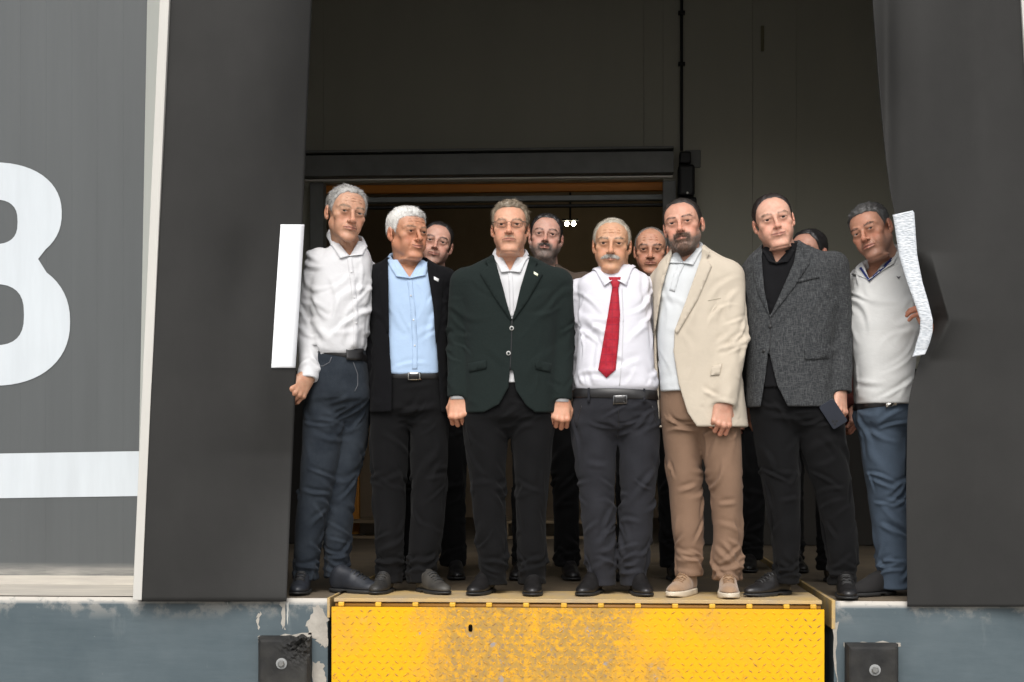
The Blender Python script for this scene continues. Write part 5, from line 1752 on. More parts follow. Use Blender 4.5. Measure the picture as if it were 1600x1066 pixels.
m_tan = cloth("tan_chinos", (0.215, 0.135, 0.090), 0.14, bump=0.2, var_scale=7)
m_polo_b = cloth("black_polo", (0.008, 0.008, 0.009), 0.2)
m_polo_g = cloth("light_grey_polo", (0.55, 0.55, 0.535), 0.05, bump=0.15, bump_scale=380)
m_bluetr = cloth("blue_chinos", (0.058, 0.079, 0.108), 0.16, bump=0.25, var_scale=8)
m_navy = cloth("navy_trim", (0.02, 0.03, 0.12))
m_red = cloth("red_tie", (0.38, 0.010, 0.026), color2=(0.27, 0.007, 0.016), var_scale=70, rough=0.5, sheen=0.3, stretch=(1, 1, 1))
m_brown = cloth("brown_jacket", (0.075, 0.055, 0.042), 0.2)
m_maroon = cloth("maroon_jacket", (0.06, 0.015, 0.012), 0.2)
m_tansuede = mat("tan_suede", (0.30, 0.185, 0.105), 0.9, var=0.12, var_scale=14, bump=0.3, bump_scale=200, sheen=0.3)
m_lace = mat("tan_lace", (0.22, 0.13, 0.07), 0.9)
m_creamsole = mat("cream_sole", (0.62, 0.54, 0.42), 0.7, var=0.12)
m_navyshoe = mat("navy_leather", (0.024, 0.027, 0.034), 0.45, var=0.3, var_scale=12, bump=0.2, bump_scale=90)
m_suede_b = mat("black_suede", (0.012, 0.011, 0.011), 0.95, var=0.2, bump=0.3, bump_scale=200)
# check weave for the grey blazer
m_check = cloth("grey_check_blazer", (0.055, 0.057, 0.060), 0.1, bump=0.12)
n, l, b = nodes_of(m_check)
ma = noise_mask(m_check, 1.0, 0.50, 0.66, (650, 60, 45), 2)
mb_ = noise_mask(m_check, 1.0, 0.50, 0.66, (45, 60, 650), 2, (5, 3, 1))
cs = mixcol(m_check, ma, (0.025, 0.027, 0.029), (0.085, 0.087, 0.089))
l.new(mixcol(m_check, math_node(m_check, 'MULTIPLY', mb_, 0.75), cs, (0.096, 0.099, 0.10)), b.inputs["Base Color"])
# faint windowpane on the red tie
n, l, b = nodes_of(m_red)
src = b.inputs["Base Color"].links[0].from_socket
w1 = math_node(m_red, 'GREATER_THAN', math_node(m_red, 'SINE', math_node(m_red, 'MULTIPLY', pos_axis(m_red, 2), 190.0)), 0.93)
w2 = math_node(m_red, 'GREATER_THAN', math_node(m_red, 'SINE', math_node(m_red, 'MULTIPLY', pos_axis(m_red, 0), 230.0)), 0.93)
l.new(mixcol(m_red, math_node(m_red, 'MULTIPLY', math_node(m_red, 'MAXIMUM', w1, w2), 0.55), src, (0.20, 0.01, 0.03)), b.inputs["Base Color"])
m_stitch = mat("denim_stitch", (0.085, 0.09, 0.10), 0.8)
m_wline = mat("shirt_seam", (0.50, 0.50, 0.52), 0.8)
m_bline = mat("blue_shirt_seam", (0.36, 0.46, 0.62), 0.8)

def foot(px, py_floor, yaw, m_, s_, Yh=None, **kw):
    """heel position: px of the shoe's heel centre, depth given"""
    q = at(px, py_floor, Yh)
    return ((q[0], q[1]), yaw, m_, s_, kw)

GREY = (0.34, 0.33, 0.31)
# ================= man in white shirt and jeans
man1 = dict(
    label="man in white shirt and dark jeans beside the plain curtain", Y=0.05, kind="shirt", seed=3, outer_mat=m_wshirt, tucked=True, wr=1.0, slwr=1.0,
    torso=[(378, 524, 566, .055), (388, 514, 572, .070), (398, 500, 577, .090), (412, 490, 581, .108), (440, 486, 583, .125), (480, 485, 582, .135), (520, 488, 576, .138), (546, 489, 571, .137), (553, 491, 569, .132), (560, 497, 563, .110), (580, 500, 560, .095)], blend=.012, tuck_py=552,
    sleeves=[[(498, 408, -.02, .064), (478, 500, -.01, .056), (484, 556, -.08, .050), (481, 594, -.13, .044)],
             [(572, 425, .07, .055), (578, 510, .12, .050), (582, 572, .11, .042), (583, 598, .10, .038)]],
    shirt_open=[[(520, 366), (546, 401), (560, 376), (552, 350), (525, 350)]],
    pelvis=[(543, 490, 570, .125), (580, 487, 575, .135), (612, 482, 579, .135), (624, 481, 579, .128)],
    legs=[[(590, 482, 548, .11), (650, 471, 546, .105), (700, 468, 538, .098), (750, 466, 528, .088), (800, 461, 516, .08), (850, 457, 503, .075), (897, 457, 499, .070)],
          [(590, 528, 579, .10, .05), (650, 530, 580, .105, .06), (700, 524, 575, .095, .06), (750, 514, 562, .088, .06), (800, 508, 554, .08, .06), (850, 505, 549, .075, .06), (893, 507, 547, .070, .06)]],
    trouser_mat=m_jeans, twr=1.1, leg_slim=0.90, leg_pw=2.2,
    neck=(542, 392, 1.06),
    head=dict(px=(541, 334), dy=-.05, s=1.10, yaw=27, pitch=3, roll=8, prm=dict(skin=(0.46, 0.245, 0.150), jaw=0.90, nose=1.15, nose_len=1.06, cheek=0.9, lids=0.42, chin=1.1, fold=1.3, gaze=(-22, 0), iris=(0.035, 0.03, 0.02),
        hair=(0.27, 0.26, 0.245), hair2=(0.44, 0.43, 0.41), top=0.0125, side=0.0054, brow_col=(0.22, 0.17, 0.12), comb=(0.55, 1.0, 0.2),
        hairline=[(0, .078), (.35, .080), (.7, .066), (1.0, .030), (1.2, -.010), (1.38, -.010), (1.5, .012), (1.9, .018), (2.15, -.03), (2.6, -.065), (3.15, -.07)])),
    hands=[dict(wrist=(481, 588, -.13), dir=(-.42, -.42, -.80), palm=(-0.55, .8, 0.1), thumb=1, curl=[.42, .5, .55, .5], tb=.3, s=1.10, spread=.05),
           dict(wrist=(583, 592, .10), dir=(-.02, -.05, -1), palm=(-1, .1, 0), thumb=1, curl=.35, s=1.0)],
    feet=[foot(476, 925, 4, m_navyshoe, m_blacksole, .10, L_=.29, lace=m_blacksole), foot(516, 920, 62, m_navyshoe, m_blacksole, .07, L_=.31, lace=m_blacksole)],
    collar=dict(sideA=(515, 360), sideB=(567, 374), vee=(546, 400), tipA=(531, 404), tipB=(567, 398), mat=m_wshirt, rn=.060),
    belt=((492, 547), (568, 558)),
    details=[("placket", line_poly([(546, 402), (551, 440), (556, 490), (556, 545)], 8), "shirt", m_wshirt, dict(off=.0025, step=4)),
             ("buckle", [(541, 543), (568, 545), (568, 564), (541, 562)], "trousers", m_belt, dict(off=.014, step=6)),
             ("button", disc_poly(549, 425, 1.5), "shirt", m_wshirt_btn, dict(off=.005, step=2)),
             ("button", disc_poly(554, 465, 1.5), "shirt", m_wshirt_btn, dict(off=.005, step=2)),
             ("button", disc_poly(557, 505, 1.5), "shirt", m_wshirt_btn, dict(off=.005, step=2)),
             ("pocket_seam", line_poly([(494, 572), (505, 572), (515, 566), (518, 558)], 1.4), "trousers", m_stitch, dict(off=.002, step=4)),
             ("fly_seam", line_poly([(552, 566), (559, 585), (559, 602), (554, 612)], 1.4), "trousers", m_stitch, dict(off=.002, step=4))])

# ================= man in black suit and pale blue shirt
man2 = dict(
    label="white-haired man in open black suit and pale blue shirt, looking aside", Y=0.10, kind="jacket", seed=11, outer_mat=m_blacksuit, shirt_mat=m_bshirt, wr=0.5,
    torso=[(402, 606, 664, .060), (410, 596, 676, .080), (420, 584, 692, .098), (440, 579, 701, .118), (480, 580, 702, .132), (540, 582, 700, .14), (600, 580, 701, .145), (645, 579, 703, .145)],
    sleeves=[[(590, 436, 0, .066), (580, 525, .02, .058), (581, 618, -.01, .048)], [(695, 440, .02, .066), (703, 530, .06, .058), (706, 630, .05, .048)]],
    openings=[[(606, 385), (606, 430), (607, 500), (610, 560), (613, 600), (612, 670), (692, 670), (686, 600), (682, 540), (677, 480), (669, 430), (666, 385)]],
    shirt_bottom=586, shirt_open=[[(614, 395), (640, 434), (660, 400), (655, 380), (620, 380)]],
    pelvis=[(572, 594, 694, .120), (600, 588, 698, .124), (640, 582, 702, .125)],
    legs=[[(640, 580, 642, .105), (700, 577, 640, .100), (760, 579, 636, .092), (820, 583, 634, .086), (870, 586, 632, .082), (902, 588, 628, .076)],
          [(640, 640, 702, .105), (700, 640, 701, .100), (760, 641, 700, .092), (820, 640, 694, .086), (870, 637, 686, .082), (902, 637, 681, .076)]],
    trouser_mat=m_blacktr, twr=1.0,
    neck=(640, 425, 1.14),
    head=dict(px=(637, 365), dy=-.03, s=1.04, yaw=38, pitch=0, roll=1, prm=dict(skin=(0.44, 0.205, 0.115), jaw=0.98, nose=1.1, fat=0.4, cheek=1.05, lids=0.45, smile=.8, open_mouth=.35, fold=1.3, ear=1.1,
        hair=(0.58, 0.57, 0.54), hair2=(0.78, 0.77, 0.74), top=0.0156, side=0.0060, brow_col=(0.22, 0.15, 0.10), comb=(0.2, -0.9, 0.5), strand=.024,
        hairline=[(0, .064), (.6, .064), (.95, .052), (1.12, .018), (1.3, -.010), (1.45, .012), (1.9, .018), (2.15, -.03), (2.6, -.065), (3.15, -.07)])),
    hands=[],
    feet=[foot(608, 921, -6, m_dustyshoe, m_blacksole, .14, L_=.28, lace=m_blacksole), foot(655, 921, 34, m_dustyshoe, m_blacksole, .12, L_=.29, lace=m_blacksole)],
    collar=dict(sideA=(609, 399), sideB=(662, 410), vee=(640, 435), tipA=(619, 432), tipB=(665, 430), mat=m_bshirt, rn=.064),
    belt=((606, 588), (690, 588)),
    details=[("placket", line_poly([(640, 437), (645, 480), (648, 530), (648, 577)], 8), "shirt", m_bshirt, dict(off=.0025, step=4)),
             ("buckle", [(637, 582), (658, 582), (658, 594), (637, 594)], "trousers", m_buckle, dict(off=.010, step=6)),
             ("buckle_inner", [(638.5, 583.5), (655, 583.5), (655, 592.5), (638.5, 592.5)], "trousers", m_belt, dict(off=.012, step=6)),
             ("button", disc_poly(642, 462, 1.4), "shirt", m_wshirt_btn, dict(off=.005, step=2)),
             ("button", disc_poly(646, 500, 1.4), "shirt", m_wshirt_btn, dict(off=.005, step=2)),
             ("button", disc_poly(648, 540, 1.4), "shirt", m_wshirt_btn, dict(off=.005, step=2)),
             ("lapel", [(606, 402), (594, 412), (598, 420), (590, 432), (604, 520), (608, 520), (607, 450)], "jacket", m_blacksuit, dict(off=.007, step=6)),
             ("lapel", [(667, 410), (680, 418), (682, 426), (692, 436), (688, 500), (681, 540), (677, 480), (669, 430)], "jacket", m_blacksuit, dict(off=.007, step=6)),
             ("flag_pin", [(678, 432), (686, 436), (685, 441), (678, 437)], "jacket", mat("pin_white", (0.75, 0.75, 0.75), 0.3), dict(off=.012, step=3))])

# ================= man in dark green blazer, glasses
man3 = dict(
    label="man with glasses in dark green two-button blazer and white open shirt", Y=0.03, kind="jacket", seed=21, outer_mat=m_green, shirt_mat=m_wshirt, wr=0.35, slwr=0.6,
    torso=[(398, 772, 824, .055), (406, 756, 840, .075), (414, 740, 856, .090), (424, 722, 874, .105), (440, 716, 880, .120), (480, 722, 877, .134), (540, 728, 870, .138), (590, 726, 872, .14), (646, 726, 870, .142)],
    sleeves=[[(725, 442, 0, .066), (718, 530, .015, .058), (717, 622, -.03, .051)], [(873, 442, 0, .066), (878, 530, .015, .058), (876, 626, -.03, .051)]],
    openings=[[(770, 385), (771, 402), (800, 499), (829, 402), (828, 385)], [(797, 578), (795, 605), (780, 632), (750, 648), (740, 670), (855, 670), (840, 648), (822, 634), (806, 610), (801, 578)]],
    shirt_bottom=600, shirt_open=[[(780, 392), (797, 424), (812, 392), (808, 370), (785, 370)]],
    pelvis=[(590, 738, 860, .118), (630, 728, 868, .122), (652, 724, 868, .120)],
    legs=[[(650, 722, 797, .112), (700, 725, 794, .106), (760, 733, 791, .096), (820, 740, 792, .088), (870, 745, 796, .084), (906, 750, 793, .076)],
          [(650, 796, 868, .112), (700, 800, 865, .106), (760, 804, 859, .096), (820, 806, 854, .088), (870, 806, 856, .084), (904, 810, 853, .076)]],
    trouser_mat=m_blacktr, twr=0.85,
    neck=(797, 412, 1.14),
    head=dict(px=(797, 356), dy=-.03, s=1.05, yaw=1, pitch=-3, roll=0, prm=dict(skin=(0.56, 0.285, 0.175), jaw=1.0, nose=1.12, fat=0.4, cheek=1.05, lids=0.42, lip=0.7, ear=0.95,
        hair=(0.15, 0.115, 0.078), hair2=(0.27, 0.225, 0.165), top=0.0156, side=0.0060, brow_col=(0.30, 0.20, 0.13), comb=(0.35, 1.0, 0.5), strand=.026, stubble=(0.42, 0.25, 0.17), stubble_amt=.25,
        mustache=dict(col=(0.42, 0.30, 0.21), n=120, len=.005, w=.024),
        hairline=[(0, .074), (.7, .072), (.95, .054), (1.1, .018), (1.28, -.010), (1.45, .012), (1.9, .018), (2.15, -.03), (2.6, -.065), (3.15, -.07)])),
    hands=[dict(wrist=(716, 617, -.035), dir=(0.02, -.22, -1), palm=(.12, 1, -.1), thumb=1, curl=[.82, .80, .82, .85], tb=.75, s=1.12),
           dict(wrist=(877, 621, -.035), dir=(-.05, -.22, -1), palm=(-.12, 1, -.1), thumb=-1, curl=[.80, .78, .76, .55], tb=.75, s=1.12)],
    feet=[foot(767, 921, -14, m_blackshoe, m_blacksole, .11, L_=.29), foot(833, 921, 2, m_blackshoe, m_blacksole, .10, L_=.29)],
    collar=dict(sideA=(774, 391), sideB=(822, 393), vee=(797, 424), tipA=(783, 426), tipB=(813, 426), mat=m_wshirt, rn=.064),
    details=[("lapel", [(772, 399), (758, 408), (763, 415), (750, 428), (776, 470), (799, 502), (786, 450), (773, 404)], "jacket", m_green, dict(off=.008, step=5)),
             ("lapel", [(828, 400), (840, 409), (836, 416), (848, 429), (826, 468), (801, 502), (813, 450), (827, 404)], "jacket", m_green, dict(off=.008, step=5)),
             ("front_seam", line_poly([(800, 500), (799, 540), (797, 578)], 1.6), "jacket", m_black, dict(off=.0015, step=5)),
             ("pocket_flap", [(731, 568), (760, 562), (760, 576), (733, 582)], "jacket", m_green, dict(off=.006, step=6)),
             ("pocket_flap", [(836, 562), (862, 568), (860, 582), (837, 577)], "jacket", m_green, dict(off=.006, step=6)),
             ("button", disc_poly(799.5, 513, 3.6), "jacket", mat("horn_button", (0.42, 0.42, 0.40), 0.35), dict(off=.006, step=2)),
             ("button", disc_poly(794.5, 552, 3.6), "jacket", mat("horn_button", (0.42, 0.42, 0.40), 0.35), dict(off=.006, step=2)),
             ("button_centre", disc_poly(799.5, 513, 1.9), "jacket", m_green, dict(off=.0075, step=2)),
             ("button_centre", disc_poly(794.5, 552, 1.9), "jacket", m_green, dict(off=.0075, step=2)),
             ("flag_pin", [(834, 424), (841, 428), (840, 432), (834, 428)], "jacket", mat("pin_pale", (0.70, 0.72, 0.55), 0.3), dict(off=.013, step=3)),
             ("placket", line_poly([(797, 426), (799, 460), (800, 495)], 7), "shirt", m_wshirt, dict(off=.0025, step=4))])

# ================= man with red tie
man4 = dict(
    label="man with white mustache in white shirt, red tie and grey trousers", Y=0.05, kind="shirt", seed=31, outer_mat=m_wshirt2, tucked=True, wr=0.9, slwr=1.1,
    torso=[(416, 938, 984, .060), (425, 924, 998, .080), (434, 908, 1011, .096), (446, 901, 1016, .110), (470, 905, 1016, .128), (520, 904, 1018, .145), (570, 900, 1024, .158), (598, 898, 1030, .160), (608, 899, 1029, .156), (616, 906, 1021, .130), (630, 910, 1018, .11)], tuck_py=607,
    sleeves=[[(905, 456, .02, .060), (898, 530, .08, .052), (900, 610, .10, .046)], [(1012, 454, .02, .062), (1027, 520, .09, .054), (1050, 570, .17, .048)]], blend=.012,
    pelvis=[(606, 900, 1027, .148), (640, 894, 1031, .148), (662, 893, 1032, .135)],
    legs=[[(660, 891, 964, .118), (710, 895, 963, .110), (770, 902, 962, .098), (830, 909, 962, .090), (875, 914, 966, .086), (907, 920, 963, .078)],
          [(660, 964, 1033, .118), (710, 966, 1032, .110), (770, 968, 1026, .098), (830, 967, 1019, .090), (875, 963, 1015, .086), (907, 968, 1010, .078)]],
    trouser_mat=m_charcoal, twr=1.05,
    neck=(960, 425, 1.19),
    head=dict(px=(956, 382), dy=-.03, s=1.05, yaw=-2, pitch=3, roll=2, prm=dict(skin=(0.50, 0.265, 0.150), jaw=1.0, nose=1.12, nose_len=1.05, fat=0.6, cheek=1.06, lids=0.45, smile=.5, fold=1.4, ear=1.05,
        hair=(0.34, 0.30, 0.24), hair2=(0.50, 0.46, 0.38), top=0.0062, side=0.0066, brow_col=(0.20, 0.16, 0.12), comb=(0.5, 0.6, 0.35), thin=.25, strand=.020, nstr=2200,
        mustache=dict(col=(0.58, 0.55, 0.50), n=1500, len=.010, w=.038),
        hairline=[(0, .086), (.5, .085), (.85, .068), (1.1, .036), (1.3, -.010), (1.45, .012), (1.9, .018), (2.15, -.03), (2.6, -.065), (3.15, -.07)])),
    hands=[],
    feet=[foot(935, 921, -16, m_blackshoe, m_blacksole, .11, L_=.29), foot(992, 921, 10, m_blackshoe, m_blacksole, .11, L_=.29)],
    collar=dict(sideA=(934, 418), sideB=(982, 414), vee=(960, 436), tipA=(944, 447), tipB=(979, 446), mat=m_wshirt2, rn=.068),
    belt=((900, 615), (1028, 619)), belt_kw=dict(h=.042, off=.007),
    details=[("tie", [(957, 446), (966, 446), (969, 490), (967, 530), (962, 578), (947.5, 591), (934.5, 578), (943, 530), (950, 490)], "shirt", m_red, dict(off=.006, step=5, puff=.004)),
             ("tie_knot", [(951, 433), (970, 433), (967, 449), (957, 449)], "shirt", m_red, dict(off=.012, step=4, puff=.006)),
             ("placket", line_poly([(972, 450), (974, 500), (972, 560), (968, 603)], 1.6), "shirt", m_wline, dict(off=.001, step=5)),
             ("buckle", [(958, 618), (980, 617), (980, 631), (958, 632)], "trousers", mat("dark_buckle", (0.20, 0.20, 0.20), 0.3, metal=0.8), dict(off=.010, step=6)),
             ("buckle_inner", [(959.5, 619.5), (978.5, 619), (978.5, 629.5), (959.5, 630.5)], "trousers", m_belt, dict(off=.012, step=6)),
             ("belt_loop", [(918, 606), (921.5, 606), (921.5, 629), (918, 629)], "trousers", m_charcoal, dict(off=.011, step=5)),
             ("belt_loop", [(1005, 606), (1008.5, 606), (1008.5, 629), (1005, 629)], "trousers", m_charcoal, dict(off=.011, step=5)),
             ("pocket_seam", line_poly([(909, 634), (904, 650), (901, 668)], 1.3), "trousers", m_black, dict(off=.0012, step=5)),
             ("pocket_seam", line_poly([(1019, 634), (1024, 650), (1027, 668)], 1.3), "trousers", m_black, dict(off=.0012, step=5)),
             ("fly_seam", line_poly([(966, 636), (967, 660), (965, 684)], 1.3), "trousers", m_black, dict(off=.0012, step=5))])

# ================= man in cream blazer
man5 = dict(
    label="bearded man in cream blazer, white polo shirt and tan trousers", Y=0.00, kind="jacket", seed=41, outer_mat=m_cream, shirt_mat=m_polo_w, wr=0.45, slwr=1.1,
    torso=[(384, 1052, 1100, .055), (393, 1046, 1112, .075), (402, 1038, 1128, .092), (414, 1028, 1145, .108), (436, 1022, 1154, .125), (500, 1021, 1154, .145), (560, 1022, 1156, .152), (610, 1026, 1162, .158), (668, 1027, 1169, .166)],
    sleeves=[[(1138, 434, -.03, .074), (1146, 532, -.09, .063), (1131, 634, -.15, .052)], [(1034, 440, .06, .058), (1012, 530, .18, .052), (1000, 590, .2, .045)]],
    openings=[[(1052, 370), (1050, 400), (1034, 450), (1022, 530), (1012, 600), (1012, 700), (1110, 700), (1092, 672), (1074, 645), (1060, 600), (1052, 550), (1054, 515), (1070, 475), (1097, 402), (1098, 370)]],
    shirt_bottom=613, shirt_open=[[(1056, 385), (1068, 410), (1086, 392), (1090, 375), (1060, 370)]],
    pelvis=[(604, 1031, 1152, .128), (640, 1032, 1154, .126), (658, 1033, 1155, .122)],
    legs=[[(660, 1033, 1100, .115, .02), (710, 1037, 1098, .108, .02), (770, 1044, 1098, .096, .02), (830, 1050, 1099, .088, .02), (870, 1054, 1101, .084, .02), (892, 1056, 1098, .078, .02)],
          [(660, 1084, 1156, .108, -.01), (710, 1094, 1161, .106, -.02), (770, 1110, 1163, .098, -.02), (830, 1114, 1162, .088, -.02), (880, 1110, 1162, .084, -.02), (897, 1113, 1159, .078, -.02)]],
    trouser_mat=m_tan, twr=1.15,
    neck=(1068, 402, 1.14),
    head=dict(px=(1067, 352), dy=-.04, s=1.07, yaw=-12, pitch=-2, roll=-8, prm=dict(skin=(0.52, 0.265, 0.175), jaw=0.97, width=1.03, nose=1.08, cheek=1.0, lids=0.42, brow=1.25, ear=1.02, gaze=(8, 0),
        hair=(0.022, 0.017, 0.014), top=0.0070, side=0.0030, brow_col=(0.055, 0.038, 0.030), comb=(0.3, 0.8, 0.3), strand=.010, stubble=(0.24, 0.15, 0.11), stubble_amt=.35,
        mustache=dict(col=(0.13, 0.075, 0.050), n=1100, len=.011, w=.034), beard=dict(col=(0.15, 0.085, 0.055), col2=(0.26, 0.22, 0.19), n=4200, len=.013),
        hairline=[(0, .079), (.4, .080), (.75, .062), (1.0, .030), (1.2, -.005), (1.36, -.010), (1.5, .012), (1.9, .018), (2.15, -.03), (2.6, -.065), (3.15, -.07)])),
    hands=[dict(wrist=(1131, 628, -.155), dir=(-.12, -.15, -1), palm=(-.25, 1, -.1), thumb=-1, curl=[.62, .68, .74, .78], tb=.8, s=1.12)],
    feet=[foot(1082, 921, -22, m_tansuede, m_creamsole, .08, L_=.30, sneaker=True, lace=m_lace), foot(1136, 921, -2, m_tansuede, m_creamsole, .04, L_=.30, sneaker=True, lace=m_lace)],
    collar=dict(sideA=(1052, 396), sideB=(1096, 381), vee=(1067, 411), tipA=(1043, 411), tipB=(1083, 414), mat=m_polo_w, rn=.062),
    details=[("lapel", [(1097, 384), (1110, 394), (1104, 404), (1112, 416), (1090, 468), (1058, 522), (1054, 516), (1070, 475), (1096, 402)], "jacket", m_cream, dict(off=.008, step=5)),
             ("lapel", [(1049, 398), (1040, 405), (1042, 412), (1036, 420), (1026, 470), (1022, 520), (1026, 505), (1034, 452)], "jacket", m_cream, dict(off=.006, step=5)),
             ("pocket_flap", [(1112, 573), (1128, 568), (1124, 586), (1110, 587)], "jacket", m_cream, dict(off=.006, step=5)),
             ("breast_seam", line_poly([(1106, 470), (1126, 466)], 1.3), "jacket", mat("cream_seam", (0.40, 0.35, 0.27), 0.8), dict(off=.001, step=5)),
             ("placket", line_poly([(1066, 411), (1057, 430), (1050, 455)], 9), "shirt", m_polo_w, dict(off=.003, step=4))])

# ================= man in grey check blazer with phone
man6 = dict(
    label="man in grey checked blazer and black polo shirt holding a phone", Y=0.00, kind="jacket", seed=51, outer_mat=m_check, shirt_mat=m_polo_b, wr=0.4, slwr=0.8,
    torso=[(376, 1196, 1246, .055), (385, 1188, 1262, .078), (394, 1176, 1284, .094), (404, 1166, 1302, .110), (424, 1162, 1312, .126), (480, 1164, 1307, .146), (540, 1166, 1301, .152), (590, 1167, 1301, .154), (637, 1167, 1303, .155)],
    sleeves=[[(1302, 418, 0, .072), (1311, 520, .01, .063), (1312, 614, -.03, .054)], [(1176, 428, .05, .056), (1170, 520, .11, .050), (1172, 632, .12, .042)]],
    openings=[[(1193, 365), (1190, 400), (1193, 450), (1203, 494), (1222, 452), (1240, 410), (1246, 378), (1244, 360)], [(1201, 548), (1196, 590), (1188, 640), (1180, 660), (1250, 660), (1230, 634), (1214, 602), (1206, 570)]],
    shirt_bottom=608, shirt_open=[[(1202, 385), (1213, 411), (1234, 388), (1230, 365), (1205, 365)]],
    pelvis=[(592, 1172, 1298, .128), (640, 1172, 1314, .130), (656, 1173, 1316, .126)],
    legs=[[(660, 1174, 1250, .116), (710, 1180, 1251, .110), (770, 1191, 1252, .098), (830, 1202, 1252, .090), (870, 1206, 1251, .084), (904, 1208, 1250, .078)],
          [(660, 1236, 1320, .118), (710, 1250, 1326, .110), (770, 1272, 1334, .098), (830, 1283, 1339, .090), (870, 1290, 1340, .084), (906, 1294, 1338, .078)]],
    trouser_mat=m_blacktr, twr=1.1,
    neck=(1220, 398, 1.19),
    head=dict(px=(1209, 345), dy=-.04, s=1.07, yaw=-2, pitch=1, roll=-12, prm=dict(skin=(0.58, 0.315, 0.215), jaw=1.06, width=1.04, nose=1.02, fat=0.4, cheek=1.15, lids=0.48, smile=.4, ear=0.95, lips=(0.46, 0.19, 0.15),
        hair=(0.020, 0.014, 0.012), top=0.0078, side=0.0036, brow_col=(0.26, 0.17, 0.12), comb=(0.5, 1.0, 0.15), strand=.014, thin=0.0,
        hairline=[(0, .087), (.4, .086), (.75, .068), (1.0, .036), (1.2, .004), (1.36, -.010), (1.5, .012), (1.9, .018), (2.15, -.03), (2.6, -.065), (3.15, -.07)])),
    hands=[dict(wrist=(1313, 609, -.035), dir=(-.02, -.28, -1), palm=(-.75, .65, -.1), thumb=-1, curl=[.42, .5, .55, .6], tb=.2, s=1.10, spread=.03),
           dict(wrist=(1172, 628, .12), dir=(0, -.1, -1), palm=(1, .3, 0), thumb=-1, curl=.4)],
    feet=[foot(1234, 921, -48, m_blackshoe, m_blacksole, .06, L_=.30, lace=m_blacksole), foot(1318, 921, -4, m_blackshoe, m_blacksole, .02, L_=.30, lace=m_blacksole)],
    collar=dict(sideA=(1196, 387), sideB=(1244, 381), vee=(1213, 412), tipA=(1201, 408), tipB=(1231, 409), mat=m_polo_b, rn=.066),
    details=[("lapel", [(1191, 392), (1181, 400), (1184, 408), (1174, 416), (1184, 458), (1203, 496), (1194, 452), (1190, 404)], "jacket", m_check, dict(off=.008, step=5)),
             ("lapel", [(1246, 380), (1258, 390), (1255, 400), (1266, 410), (1240, 450), (1204, 496), (1222, 454), (1240, 412)], "jacket", m_check, dict(off=.008, step=5)),
             ("front_seam", line_poly([(1204, 496), (1204, 525), (1202, 550)], 1.6), "jacket", m_black, dict(off=.0015, step=5)),
             ("button", disc_poly(1203, 510, 2.6), "jacket", m_button, dict(off=.007, step=2)),
             ("button", disc_poly(1193, 548, 2.6), "jacket", m_button, dict(off=.007, step=2)),
             ("pocket_flap", [(1257, 546), (1294, 544), (1295, 561), (1258, 562)], "jacket", m_check, dict(off=.006, step=6)),
             ("breast_pocket", line_poly([(1246, 440), (1268, 434), (1280, 432)], 5), "jacket", m_check, dict(off=.005, step=5))])

